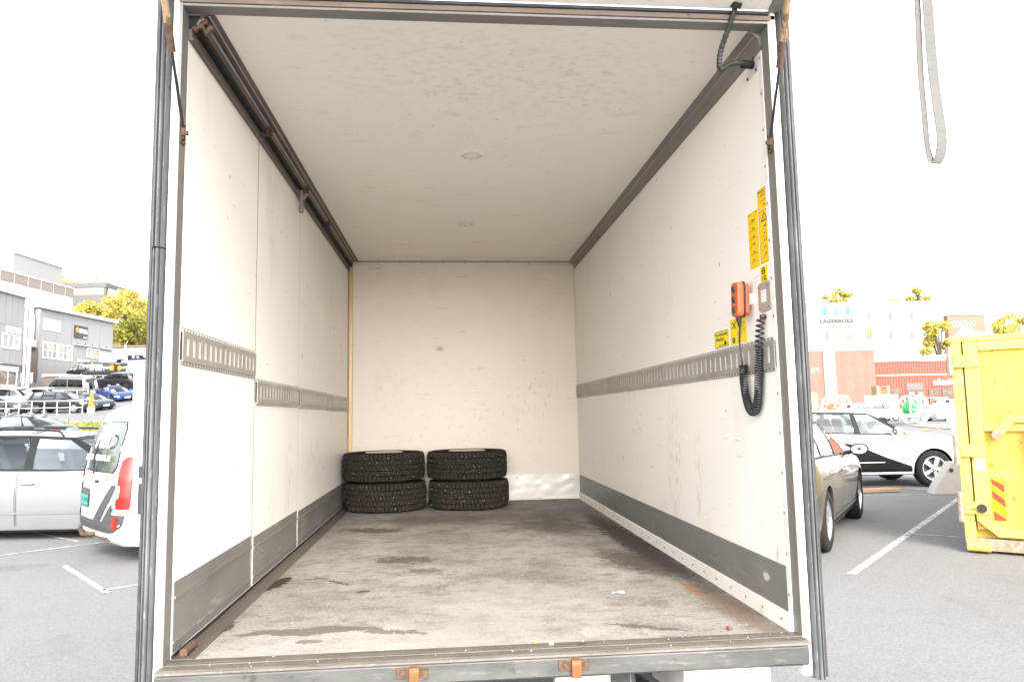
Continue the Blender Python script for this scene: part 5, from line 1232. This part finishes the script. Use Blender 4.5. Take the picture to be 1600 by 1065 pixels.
B.rect('roller_door', m_wfr, 10.15, 12.2, 6.2, 9.15, .045, .12); B.rect('white_sign', m_wfr, .55, 3.03, 10.7, 11.88, .045, .12)
b = MB().tube([(1.2,-.14,11.4-zb),(1.2,-.13,11.4-zb)], .2, 10); b.build('sign_emblem', M('pale_print', (.6,.62,.68), .5), B.T); B.rect('sign_lettering', M('pale_print_b', (.58,.6,.66), .5), 1.6, 2.7, 11.2, 11.32, .12, .13)
m_sgd = M('sign_black', (.03,.03,.032), .5); ds = B.rect('dark_sign', m_sgd, 5.37, 7.67, 10.36, 11.8, .045, .12)
MB().tube([(5.83,-.14,11.28-zb),(5.83,-.16,11.28-zb)], .30, 9).build('sign_emblem', m_logo, ds); MB().tube([(5.83,-.165,11.28-zb),(5.83,-.175,11.28-zb)], .10, 8).build('emblem_centre', m_sgd, ds)
B.rect('sign_lettering', m_txtw, 6.2, 7.5, 11.28, 11.45, .12, .14, ds); B.rect('sign_lettering', m_txtw, 6.2, 7.55, 11.0, 11.2, .12, .14, ds); B.rect('sign_lettering', m_txtw, 6.95, 7.55, 10.45, 10.58, .12, .14, ds)
B.rect('pipe_canopy', m_rooftr, 5.3, 12.3, 9.55, 9.63, .045, .35)
for k in range(5): MB().tube([(5.9+1.3*k,-.2,9.63-zb),(5.9+1.3*k,-.2,9.85-zb)], .06, 6).build('lamp', m_sgd, B.T)
# end wall facing the road with brown base, flue and box
B.rect('corner_trim', m_clad2, -.05, .03, zb-1, 12.95, .0, .06)
MB().box(-.06, 0, .05, 14, -1, 8.6-zb).build('base_cladding', m_brown, B.T)
fl_ = MB().tube([(-.35,.6,9.3-zb),(-.35,.6,11.9-zb),(-.35,.75,12.3-zb),(-.35,.75,13.3-zb)], .26, 12).build('flue', m_rooftr, B.T, smooth=True); MB().tube([(-.35,.75,13.3-zb),(-.35,.75,13.5-zb)], .36, 12).build('flue_cap', m_rooftr, fl_)
MB().box(-.62, -.06, .15, 1.15, 8.75-zb, 9.45-zb).build('fan_box', m_galv, B.T, bevel=.03)
MB().box(-.18, -.06, .4, 1.7, 3.9-zb, 6.1-zb).build('end_door', m_wfr, B.T)
# pallet rack and timber shelter before the hall
K = thing('white_rack', 'white metal grid rack standing by the hall', 'rack', (-39.2, 79.2, gz(-39.2,79.2)), math.atan2(11, 1.65))
for i in range(4): MB().bar((i*.6,0,0),(i*.6,0,2.3), .08, .08).build('upright', m_wfr, K)
for j in range(4): MB().bar((0,0,.4+.6*j),(1.8,0,.4+.6*j), .08, .08).build('crossbar', m_wfr, K)
K = thing('timber_shelter', 'low timber shelter with pale roof behind the grey green van', 'shelter', (-37.2, 71.6, gz(-37.2,71.6)), R(70))
m_tim = M('timber_tan', (.42,.27,.15), .8, layers=[('n', (1,1,9), 5, .45, .65, (.3,.19,.1), .7)])
MB().box(-.1,3.8,-.2,2.0,1.5,1.72).build('roof', m_rooftr, K)
for x in (0, 1.8, 3.65): MB().box(x,x+.1,-.12,-.02,-.5,1.5).build('post', m_rooftr, K)
for k in range(12): MB().box(.12+.3*k,.36+.3*k,0,.05,.1,1.4).build('board', m_tim, K)
MB().box(0,3.7,.1,1.9,-.5,1.45).build('back', m_brown, K)
# garage, shed, flag
B = bld('garage', 'small white garage with grey roller door below the wooded slope', 'building', (-46.2, 101.8), (.995,-.09), gz(-44,101)-.2)
q = B.zb; B.rect('wall', m_rooftr, 0, 7.5, q-.5, q+2.4, -6, 0); B.rect('roof', m_brown, -.2, 7.7, q+2.4, q+2.65, -6, .3); B.rect('roller_door', M('door_bluegrey', (.33,.36,.40), .5), 3.4, 6.6, q, q+1.9, 0, .06)
K = thing('storage_shed', 'grey flat roofed storage shed beside the bins', 'shed', (-36.6, 84.0, gz(-35,84)), R(-5))
MB().box(0,4.6,0,3,-.5,1.75).build('wall', M('shed_grey', (.30,.32,.33), .6, layers=[('n', (6,6,.5), 4, .5, .65, (.24,.26,.27), .6)]), K); MB().box(-.1,4.7,-.15,3.1,1.75,1.92).build('roof', m_rooftr, K)
for k in range(9): MB().box(.1+.5*k,.14+.5*k,-.03,0,-.4,1.7).build('rib', m_clad, K)
K = thing('banner_flag', 'white feather banner leaning by the corner of the hall', 'flag', (-38.6, 88.9, gz(-38.6,88.9)), R(60))
MB().tube([(0,0,0),(0,0,2.6),(.35,0,3.9)], .03, 6).build('pole', m_galv, K); mb = MB(); mb.grid([[(.04+.09*j*i/3, .02*math.sin(j), 1.6+.3*i) for i in range(4)] for j in range(5)]); mb.grid([[(.02+.12*j*(1-i/7), .02*math.sin(j+i), .9+.42*i) for i in range(7)] for j in range(6)]); mb.build('banner', m_wfr, K)
# long parapet building, white block and hillside house
B = bld('long_building', 'long pale building with brown parapet rising behind the grey hall', 'building', (-59.0, 90.0), (2/15.1, 15/15.1), 12)
B.rect('wall', m_rooftr, -10, 21.5, 6, 19.8, -20, 0); B.rect('parapet', M('parapet_taupe', (.20,.168,.15), .7), -10, 21.6, 19.8, 21.1, -1, .08); B.rect('coping', m_rooftr, -10, 21.7, 21.1, 21.3, -1.2, .15)
for k in range(12): B.rect('parapet_joint', m_rooftr, -9+2.6*k, -8.95+2.6*k, 19.8, 21.1, .08, .10)
for k in range(9): B.rect('wall_joint', m_clad, -7+3.1*k, -6.94+3.1*k, 14, 19.8, 0, .03)
B = bld('white_block', 'plain pale block above the long roof at the far left edge', 'building', (-82, 113.4), (.996,-.09), 15)
B.rect('wall', M('pale_grey_wall', (.26,.26,.26), .6), 0, 16.7, 10, 26.9, -12, 0); B.rect('roof', m_rooftr, -.2, 16.9, 26.9, 27.2, -12, .2)
for k in range(5): B.rect('panel_joint', m_rooftr, 3*k+1, 3*k+1.08, 15, 26.9, 0, .04)
MB().tube([(15.8,1,12),(15.8,1,14.5)], .05, 6).build('antenna', m_galv, B.T)
B = bld('hillside_house', 'long grey flat roofed house with ribbon windows on the hill top', 'building', (-97.3, 184.3), (12.8/12.85, -1.1/12.85), 26)
m_hh = M('hill_house_grey', (.10,.098,.098), .7); B.rect('wall', m_hh, 0, 13.0, 22, 35.4, -16, 0); B.rect('roof_band', m_hh, -.3, 13.2, 34.4, 35.6, -16, .3)
B.window(4.9,12.5,32.55,34.3,5, fm=m_hh, gm=M('pale_window', (.30,.28,.25), .15)); B.window(.4,4.2,32.55,34.3,2, fm=m_hh)
MB().box(13.0,13.1,1,15,32.5-26,34.3-26).build('side_window', M('pale_window_b', (.6,.6,.58), .15), B.T)
for k, (x, y, h, r, mt, lab) in enumerate(((-52.5,121,8.6,4.6,F_y,'yellow green tree right of the hall, tallest of the slope'), (-60.5,125,6.2,4.2,F_y,'rounded yellow tree behind the roof edge of the hall'), (-46.0,111.5,6.0,3.4,F_g,'dark green tree in front of the yellow ones on the slope'), (-56.2,117,4.8,3.0,F_o,'small amber tree between the roof and the green tree'), (-66.5,128,5.4,3.2,F_y,'yellow tree left of the hillside house'), (-48.5,131,8.5,5.0,F_o,'amber tree partly hidden by the truck post'))):
    tree('slope_tree', lab, x, y, gz(x, y)-.3, h, r, mt, 30+k, 4200, .26, 22, group='trees on the left slope')
for k, (x, y, h, r, lab) in enumerate(((-97.8,176,9.5,3.0,'thin golden tree on the skyline at the far left'), (-96.6,204,14.0,5.0,'bare limbed golden tree on the skyline above the hill house'), (-104.6,205,11.0,4.4,'pale golden tree on the skyline left of the hill house roof'), (-90.0,170,7.0,2.4,'low bright yellow bush on the skyline near the parapet'))):
    tree('skyline_tree', lab, x, y, (30 if y > 180 else 28.5), h, r, F_y if k in (0,3) else F_o, 60+k, 1500, .30, 20, group='skyline trees', sparse=.55)
# ================================================================ right side: container, barrier, background
m_cy = M('container_yellow', (.52,.385,.07), .6, spec=.25, layers=[('n', .9, 5, .42, .7, (.46,.33,.055), .6), ('n', 3, 6, .56, .68, (.60,.48,.15), .5), ('n', 9, 4, .62, .68, (.20,.10,.04), .85), ('n', (14,14,2), 4, .62, .70, (.34,.22,.08), .7), ('n', 30, 4, .66, .71, (.13,.06,.03), .85)], bump=((3,3,3), .12, .03))
m_cyl = M('container_yellow_frame', (.60,.47,.10), .5, layers=[('n', 2, 5, .42, .7, (.53,.40,.07), .6), ('n', 12, 7, .63, .68, (.28,.14,.06), .85), ('n', (30,30,6), 5, .66, .7, (.4,.3,.2), .7)])
m_crust = M('container_rust', (.25,.17,.12), .8, layers=[('n', 14, 6, .45, .65, (.42,.33,.24), .7), ('n', 30, 5, .58, .68, (.13,.08,.05), .7)])
Cn = thing('waste_container', 'yellow steel waste container with hinged door and hazard stripes at the right edge', 'container', (6.80, 5.31, G), math.atan2(-.66, .75))
# local: x along the door face to the right, -y towards the camera, body behind (+y)
CH = 2.43
MB().box(.02, 2.4, .10, 5.2, .16, CH-.02).build('body', m_cy, Cn)
MB().box(-.02, .09, .0, .16, .16, CH).build('corner_post', m_cyl, Cn, bevel=.01)
dr = MB().box(.11, 2.3, .02, .06, .26, CH-.1).build('door_panel', m_cy, Cn)
# door frame pieces
MB().box(.105, .245, -.02, .04, .36, CH-.05).build('door_frame', m_cyl, Cn, bevel=.008)
MB().box(.245, 2.3, -.02, .04, CH-.155, CH-.05).build('door_frame', m_cyl, Cn, bevel=.008)
MB().prism([(.105,.36),(.245,.36),(.36,.275),(2.3,.275),(2.3,.19),(.30,.19)], 'xz', -.02, .04).build('door_frame', m_cyl, Cn, bevel=.006)
MB().box(.245, 2.3, -.03, .03, 1.36, 1.44).build('door_rib', m_cyl, Cn, bevel=.006)
MB().box(-.03, 2.4, -.02, .14, CH-.045, CH+.02).build('top_rail', m_cyl, Cn, bevel=.01)
MB().prism([(-.02,.03),(2.4,.03),(2.4,.16),(.3,.16),(.1,.16),(-.02,.16)], 'xz', -.02, .14).build('bottom_rail', m_crust, Cn, bevel=.008)
MB().tube([(.0,-.05,.075),(.22,-.05,.075)], .055, 12).build('roller', m_cyl, Cn, smooth=True)
for zz in (2.16, 1.14, .50):
    h_ = MB().box(.0, .25, -.05, -.018, zz-.07, zz+.07).build('hinge_leaf', m_cyl, Cn, bevel=.006); MB().tube([(-.035,-.04,zz-.16),(-.035,-.04,zz+.17)], .034, 8).build('hinge_barrel', m_crust, h_, smooth=True)
MB().tube([(.17,-.09,.50),(.17,-.02,.50)], .05, 10).build('locking_nut', M('greasy_black', (.02,.018,.016), .6), Cn)
MB().bar((.36,-.06,1.31),(.52,-.06,1.52), .10, .03, (0,1,0)).build('lever_arm', m_cyl, Cn, bevel=.006); MB().tube([(.37,-.12,1.32),(.37,-.03,1.32)], .05, 12).build('lever_pivot', m_crust, Cn, smooth=True)
MB().bar((.46,-.055,1.49),(1.5,-.055,1.49), .05, .07).build('locking_bar', m_cyl, Cn, bevel=.006)
MB().bar((.66,-.075,1.36),(.82,-.075,.36), .07, .035, (0,1,0)).build('prop_bar', m_cyl, Cn, bevel=.006)
MB().box(.66,1.2,-.05,-.03,1.36,1.44).box(.74,.86,-.10,-.05,1.35,1.45).build('bar_guide', m_crust, Cn)
MB().tube([(.66,-.03,.40),(.66,-.10,.42),(.66,-.10,.62),(.66,-.03,.64)], .014, 6).build('hook_loop', m_cyl, Cn)
hz_ = MB().box(.275, .390, .012, .02, .37, .83).build('hazard_sticker', m_yel2, Cn)
m_hz = M('hazard_red', (.42,.035,.012), .5, layers=[('n', 14, 4, .55, .7, (.38,.08,.03), .5)])
for z0 in (.37, .50, .66):
    p_ = [(.275,z0+.11),(.390,z0+.01),(.390,z0+.10),(.275,z0+.20)] if z0 > .4 else [(.275,.37),(.390,.37),(.390,.385),(.275,.475)]
    MB().prism([(a, min(b, .83)) for a, b in p_], 'xz', .009, .012).build('stripe', m_hz, hz_)
MB().box(.125,.225,-.026,-.02,.92,1.14).build('torn_label', M('label_torn', (.6,.55,.45), .7, layers=[('n', 12, 6, .5, .55, (.45,.12,.06), .8), ('n', 20, 5, .5, .6, (.75,.6,.15), .8)]), Cn)
MB().box(.29,.46,.014,.02,1.15,1.32).build('weld_plate', m_cy, Cn)
# concrete barrier foot with post, sign and rope
m_conc = M('concrete', (.46,.42,.38), .9, layers=[('n', 4, 5, .42, .68, (.36,.33,.30), .6), ('n', 20, 5, .62, .7, (.3,.2,.14), .6)], bump=((30,30,30), .3, .01))
Cb = thing('concrete_barrier', 'tapered concrete foot block beside the container carrying a thin post with blue sign', 'barrier', (10.42, 10.52, G), math.atan2(-.25, 1))
MB().prism([(-.36,0),(.50,0),(.50,.10),(.42,.60),(.0,.60),(-.30,.14)], 'xz', -.16, .16).build('block', m_conc, Cb, bevel=.015)
MB().tube([(-.02,-.165,.45),(-.02,-.15,.45)], .04, 10).build('lifting_hole', m_sgd, Cb)
MB().tube([(.18,0,.55),(.14,0,1.32)], .035, 8).build('post', m_wfr, Cb); MB().tube([(.14,-.05,1.42),(.14,-.03,1.42)], .13, 18).build('sign_disc', M('sign_blue', (.35,.5,.8), .5), Cb)
m_rope = M('rope_tan', (.50,.36,.20), .8)
tag(MB().tube(arc([(10.34,10.5,.40),(9.3,10.75,.22),(8.2,11.0,.06),(7.0,11.3,-.12)], 8), .014, 6).build('barrier_rope', m_rope, None, smooth=True), 'tan rope strung from the barrier post towards the saloon', 'rope')
Cb2 = thing('barrier_post', 'white barrier post with concrete foot hidden behind the saloon', 'barrier', (7.0, 11.3, G)); MB().prism([(-.36,0),(.36,0),(.2,.5),(-.2,.5)], 'xz', -.16, .16).build('block', m_conc, Cb2, bevel=.015); MB().tube([(0,0,.4),(0,0,1.1)], .035, 8).build('post', m_wfr, Cb2)
pk = MB().bar((8.75,11.05,G+.045),(9.72,11.03,G+.045), .16, .07); tag(pk.build('timber_plank', m_tim, None, bevel=.006), 'loose timber plank lying on the asphalt by the crossover', 'plank')
# ---- buildings at the right
RR = (.996, -.0877)
m_brick = M('brick_wall', (.215,.105,.083), .85, layers=[('n', 1.2, 4, .42, .68, (.18,.08,.06), .6), ('n', 9, 3, .45, .65, (.28,.155,.12), .6), ('n', (3,3,16), 3, .5, .62, (.17,.08,.06), .5)])
m_redc = M('red_cladding', (.30,.088,.065), .7, spec=.2, layers=[('n', .5, 4, .42, .68, (.26,.078,.058), .6)])
m_lw = M('render_white', (.78,.77,.75), .7)
m_lag = M('storage_render', (.238,.238,.236), .9, spec=.1, layers=[('n', .2, 4, .42, .68, (.228,.228,.226), .6)])
m_paleg = M('window_pale', (.14,.14,.145), .5, spec=.1); m_tanw = M('window_tan', (.15,.10,.045), .5, spec=.1)
B = bld('brick_building', 'salmon brick building with white pier and tall narrow window', 'building', (40.21, 69.61), RR, -.5)
B.rect('wall', m_brick, -14, 5.45, -1, 6.89, -12, 0); B.rect('coping', m_rooftr, -14, 5.5, 6.89, 6.98, -12, .06); B.rect('pier', m_lw, .07, 1.17, -1, 6.85, 0, .25)
B.window(.42,.86,1.98,5.55,1,5,.05,m_wfr,M('window_tan_dark', (.30,.22,.13), .1, layers=[('n', 1.3, 3, .45, .6, (.5,.4,.22), .8)]),.25)
for k in range(3): B.rect('expansion_joint', m_brick, 2.0+1.3*k, 2.03+1.3*k, 0, 6.89, 0, .012)
text('sign_lettering', 'RT', .62, m_lw, B.T, frame((-.85,-.06,4.82+.5), (1,0,0), (0,0,1)), .03, sx=1.1)
B = bld('red_hall', 'low red corrugated hall with grey gate and small windows', 'building', (42.83, 74.42), RR, -.5)
B.rect('wall', m_redc, 5.5, 26, -1, 5.96, -15, 0)
mb = MB(); n = 68; prof = []
for i in range(n):
    s0 = 5.5+i*.3; prof += [(s0,-.02),(s0+.16,-.02),(s0+.19,-.085),(s0+.27,-.085)]
prof.append((5.5+n*.3,-.02))
mb.grid([[(a, b, zz+.5) for a, b in prof] for zz in (-.9, 5.94)]); mb.build('corrugated_sheet', m_redc, B.T)
B.rect('roof_edge', m_rooftr, 5.5, 26, 5.97, 6.5, -15, .15); B.rect('rail_strip', m_rooftr, 5.9, 20, 4.37, 4.49, .086, .14)
for k in range(9): B.rect('roof_unit', m_lw, 6+k*1.6, 6.9+k*1.6, 6.5, 6.62+.06*(k % 3), -2, -1)
m_gate = M('gate_mauve', (.115,.085,.095), .7, spec=.15); gt = B.rect('gate', m_gate, 9.1, 11.06, -.4, 3.55, .086, .12); B.rect('gate_head', M('gate_head', (.15,.13,.125), .7, spec=.15), 9.15, 11.0, 2.75, 3.5, .12, .14, gt)
for i in range(2):
    for j in range(2): B.rect('gate_light', M('gate_light', (.24,.19,.15), .5, spec=.15), 9.35+1.0*i, 9.95+1.0*i, 1.6+.55*j, 1.98+.55*j, .12, .15, gt)
B.rect('gate_gap', m_sgd, 10.06, 10.1, -.4, 2.75, .12, .13, gt)
B.rect('white_sign', m_lw, 12.14, 14.51, 3.27, 3.72, .086, .2)
m_dimw = M('window_dim', (.10,.08,.062), .4, spec=.15, layers=[('n', 1.5, 3, .45, .6, (.16,.13,.10), .8)])
B.window(7.2,8.42,1.95,2.9,1,1,.06,m_brown,m_dimw,.086); B.window(11.66,12.8,.2,2.74,1,1,.06,m_brown,m_dimw,.086); B.window(13.15,14.8,1.95,2.8,1,1,.06,m_brown,m_dimw,.086)
text('window_lettering', 'KAR', .42, M('red_print', (.35,.1,.06), .5), B.T, frame((14.45,-.17,2.2+.5), (1,0,0), (0,0,1)), .004)
for s in (12.7, 13.9): MB().bar((s,-.1,4.4),(s,-.5,4.3), .06, .06).build('sign_lamp', m_lw, B.T)
B = bld('storage_building', 'tall white building with rows of small windows and three blue squares on its sign', 'building', (58.54, 103.29), RR, -1)
B.rect('wall', m_lag, -14, 19.2, -1, 17.2, -18, 0); B.rect('coping', M('coping_pale', (.20,.20,.20), .6), -14, 19.3, 17.2, 17.3, -18, .08)
for (s0, s1, z0, z1) in ((7.24,7.97,14.28,15.57),(10.59,11.29,14.22,15.51),(13.84,14.52,14.16,15.46),(.55,1.23,11.40,12.86),(10.48,11.11,11.29,12.75),(13.82,14.36,11.36,12.62)): B.window(s0,s1,z0,z1,1,1,.05,m_lw,m_paleg)
for (s0, s1, z0, z1) in ((3.89,4.5,11.34,12.8),(7.16,7.82,11.35,12.74)): B.window(s0,s1,z0,z1,2,1,.05,m_lw,m_tanw)
text('sign_lettering', 'LAGERBOKS', .74, M('sign_grey', (.035,.035,.037), .6), B.T, frame((2.52,-.06,14.33+1), (1,0,0), (0,0,1)), .02, sx=1.18, bold=.018)
m_sg = M('sign_bar', (.08,.078,.075), .5); br = B.rect('sign_bar', m_sg, .12, 4.89, 13.49, 13.85, 0, .05); 
for k in range(16):
    if k != 6: B.rect('bar_lettering', m_lw, .2+.29*k, .42+.29*k, 13.58, 13.76, .05, .06, br)
m_cub = M('sign_blue_pale', (.05,.17,.26), .6); m_cub2 = M('sign_blue_soft', (.08,.22,.30), .6)
for s in (.42, 2.12, 3.90):
    MB().prism([(s+.15,15.25+1),(s+.80,15.35+1),(s+.97,16.55+1),(s+.18,16.5+1)], 'xz', -.06, -.01).build('sign_cube', m_cub if s != 2.12 else m_cub2, B.T); MB().prism([(s+.80,15.35+1),(s+1.15,15.1+1),(s+1.1,15.15+1),(s+.97,16.55+1)], 'xz', -.05, -.005).build('sign_lid', m_lw, B.T)
B = bld('red_block', 'distant dark red block with three window pairs above the container', 'building', (79.49, 141.79), RR, 0)
m_rb = M('red_block_wall', (.33,.13,.09), .8); B.rect('wall', m_rb, 27.0, 34.8, -1, 19.95, -14, 0); B.rect('coping', m_brown, 26.9, 34.9, 19.95, 20.1, -14, .1)
for s in (28.02, 29.75, 31.5):
    B.window(s, s+1.25, 17.7, 18.6, 2, 1, .05, m_lw, m_paleg)
    B.window(s, s+1.25, 14.2, 15.1, 2, 1, .05, m_lw, m_paleg)
# peaked white canopy next to it
K = thing('white_canopy', 'pointed white canopy roof right of the red block', 'canopy', (89.2, 111.0, 0), R(-5))
MB().add([(-1.9,-1.9,12.6),(1.9,-1.9,12.6),(1.9,1.9,12.6),(-1.9,1.9,12.6),(-1.2,0,14.4),(-1.9,-1.9,11.2),(1.9,-1.9,11.2),(1.9,1.9,11.2),(-1.9,1.9,11.2)], [(0,1,4),(1,2,4),(2,3,4),(3,0,4),(0,5,6,1),(1,6,7,2),(2,7,8,3),(3,8,5,0),(5,8,7,6)]).build('roof', m_lw, K)
for x, y in ((-1.8,-1.8),(1.8,-1.8),(1.8,1.8),(-1.8,1.8)): MB().bar((x,y,0),(x,y,11.3), .2, .2).build('post', m_lw, K)
# power masts
m_mast = M('mast_grey', (.17,.145,.13), .7)
for (x, y, zt, lab) in ((148.9,182.2,38.6,'left one of two faint power masts with crossarms'), (182.1,208.9,44.0,'right one of two faint power masts with crossarms')):
    K = thing('power_mast', lab, 'mast', (x, y, 0), R(-5), 'power masts on the skyline'); MB().tube([(0,0,0),(0,0,zt)], [.30,.14], 8).build('pole', m_mast, K)
    for k, w in ((.3,2.3),(2.1,3.0),(3.9,2.5)): MB().bar((-w,0,zt-k),(w,0,zt-k), .26, .26).build('crossarm', m_mast, K)
    for k, w in ((.3,2.3),(2.1,3.0),(3.9,2.5)):
        for s in (-1,1): MB().tube([(s*w*.9,0,zt-k),(s*w*.9,0,zt-k+.5)], .08, 6).build('insulator', m_mast, K)
# cable reels
m_rl = M('reel_white', (.74,.72,.69), .5); m_cg = M('cable_green', (.03,.30,.09), .5); m_co = M('cable_orange', (.62,.15,.05), .5)
def reel(label, loc, r, cable, rot, wdt=1.0, rcab=.62):
    K = thing('cable_reel', label, 'cable reel', loc, R(rot), 'cable reels in the yard')
    for s in (-1, 1):
        y = s*wdt/2; n = 10
        rim = MB().tube([(r*math.cos(2*math.pi*k/n), y, r+r*math.sin(2*math.pi*k/n)) for k in range(n)], .07, 6, closed=True).build('flange', m_rl, K)
        for k in range(n):
            t = 2*math.pi*k/n; MB().bar((.2*math.cos(t), y, r+.2*math.sin(t)), (r*math.cos(t), y, r+r*math.sin(t)), .09, .06).build('spoke', m_rl, rim)
        MB().tube([(0,y-.05,r),(0,y+.05,r)], .30, 14).build('hub_plate', m_rl, rim)
    for k in range(9):
        y = lerp(-wdt*.42, wdt*.42, k/8); MB().lathe([(r*rcab-.05,-.05),(r*rcab,-.03),(r*rcab+.02,0),(r*rcab,.03),(r*rcab-.05,.05)], 28, Matrix.Translation((0,y,r)) @ Matrix.Rotation(R(90),4,'X')).build('cable_turn', cable, K, smooth=True)
    MB().tube([(0,-wdt*.45,r),(0,wdt*.45,r)], r*rcab-.05, 24).build('drum', cable, K, smooth=True)
reel('large white cable reel wound with green cable', (35.25,48.0,gz(35,48)), 1.02, m_cg, 18, 1.0, .62)
reel('white cable reel with orange cable behind the crossover', (28.9,47.3,gz(29,47)+.25), .95, m_co, 25, 1.1, .45)
# white vans, containers, pallets, scrap
m_pk = paint('paint_white_c', (.80,.80,.79))
c = make_car('works_van', 'white works van parked in the yard before the red hall', 'van', (36.5,54.9,gz(36.5,54.9)), R(-8), dict(VAN, H=1.75), m_pk, scale=.85)
c = make_car('works_van', 'white works van beside the container, right of the green reel', 'van', (41.2,52.3,gz(41,52)), R(200), VAN, m_pk, scale=.9)
K = thing('yard_container', 'blue and white ribbed container before the red hall', 'container', (37.9,56.6,gz(38,57)), R(-5))
for k in range(7):
    MB().box(.25*k,.25*k+.22,-.04,0,0,2.15).build('panel', (M('cont_blue%d' % k, (.22,.42,.68), .5) if k % 3 == 0 else m_lw), K)
MB().box(0,1.75,0,2.4,-.05,2.18).build('body', m_lw, K)
K = thing('pallet_stack', 'stack of pale pallets on top of the yard container', 'pallets', (37.9,56.7,gz(38,57)+2.19), R(-5))
for k in range(5): MB().box(0,1.15,0,1.0,.16*k,.16*k+.06).build('board', m_tim, K); MB().box(.05,.2,0,1,.16*k+.06,.16*k+.16).build('bearer', m_tim, K); MB().box(.95,1.1,0,1,.16*k+.06,.16*k+.16).build('bearer', m_tim, K)
K = thing('scrap_heap', 'heap of dark scrap and panels between the reel and the works van', 'heap', (31.6,49.6,gz(31.6,49.6)))
r_ = random.Random(3)
for k in range(14):
    a = Vector((r_.uniform(-1.1,1.1), r_.uniform(-.5,.5), r_.uniform(.5,1.1))); MB().bar(a, a+Vector((r_.uniform(-.7,.7), r_.uniform(-.3,.3), r_.uniform(-.15,.15))), r_.uniform(.1,.5), .06).build('scrap_piece', r_.choice((m_sgd, m_galv, m_crust, m_rl)), K)
MB().box(-1.3,1.3,-.6,.6,0,.7).build('pallet_base', m_rl, K)
K = thing('flatbed_trailer', 'low white flatbed trailer with marker lights behind the crossover', 'trailer', (30.2,46.2,gz(30,46)), R(-5))
MB().box(-3.2,3.4,-.9,.9,.55,.75).build('bed', m_rl, K)
for k in range(10): MB().box(-3+.65*k,-2.8+.65*k,-.93,-.9,.60,.70).build('marker', m_amber, K)
for x in (-1.5,1.0): MB().tube([(x,-.8,.3),(x,-.6,.3)], .3, 16).build('wheel', m_carwheel, K); MB().tube([(x,.8,.3),(x,.6,.3)], .3, 16).build('wheel', m_carwheel, K)
tag(MB().box(0,.52,0,.1,0,2.1).box(.52,.60,-.02,.12,0,2.2).box(-.08,0,-.02,.12,0,2.2).box(-.08,.6,-.02,.12,2.1,2.2).build('tan_door', m_tim, None), 'tan wooden door panel in pale frame at the truck post', 'door').location = (31.2,55.3,gz(31,55)+.3)
railing('yard_railing', 'white tubular railing before the red hall door', (47.3,64.0), (49.6,63.8), 2, 1.9, (1.0,.6))
tag(MB().tube([(0,0,0),(0,0,17.6)], .06, 6).tube([(0,0,15.6),(0,0,17.4)], .28, 10).build('blue_pillar', M('pillar_blue', (.10,.16,.34), .5), None), 'slim dark blue pillar rising behind the container', 'pillar').location = (104.5,115.5,0)
# low kerb bed with dry plants behind the barrier
struct(overlay('gravel_bed', M('dry_gravel', (.42,.36,.26), .9, layers=[('n', 5, 5, .45, .62, (.28,.25,.12), .7)]), [32+2*i for i in range(12)], [38,40,42,44], .05))
for k, (x, y, h, r, mt, lab) in enumerate(((82.3,139.2,26.6,2.4,F_y,'small golden treetop above the white building near the sign'), (99.4,137.6,26.4,2.6,F_y,'golden treetop above the white building, tallest of its row'), (95.2,138,25.0,2.4,F_o,'low golden treetop left of the tallest one above the white roof'))):
    tree('far_tree', lab, x, y, 0, h, r, mt, 80+k, 2600, .24, 16, group='treetops above the white building', low=.86)
for k, (x, y, h, r, mt, lab) in enumerate(((69.2,91.4,14.2,2.5,F_y,'tall yellow tree at the right end of the white building'), (71.0,90.8,10.4,2.2,F_o,'amber tree below the tall yellow one by the red roof'), (92.5,118,12.5,3.0,F_y,'yellow tree left of the pointed canopy'), (110,127.3,19.0,4.0,F_o,'broad amber tree above the container'), (113.5,126.5,21.0,4.0,F_y,'yellow tree at the right edge above the container'), (101,118.3,15.5,2.8,F_y,'yellow tree behind the pointed canopy'))):
    tree('yard_tree', lab, x, y, 0, h, r, mt, 90+k, 3200, .28, 20, group='yellow trees at the right', low=.4)
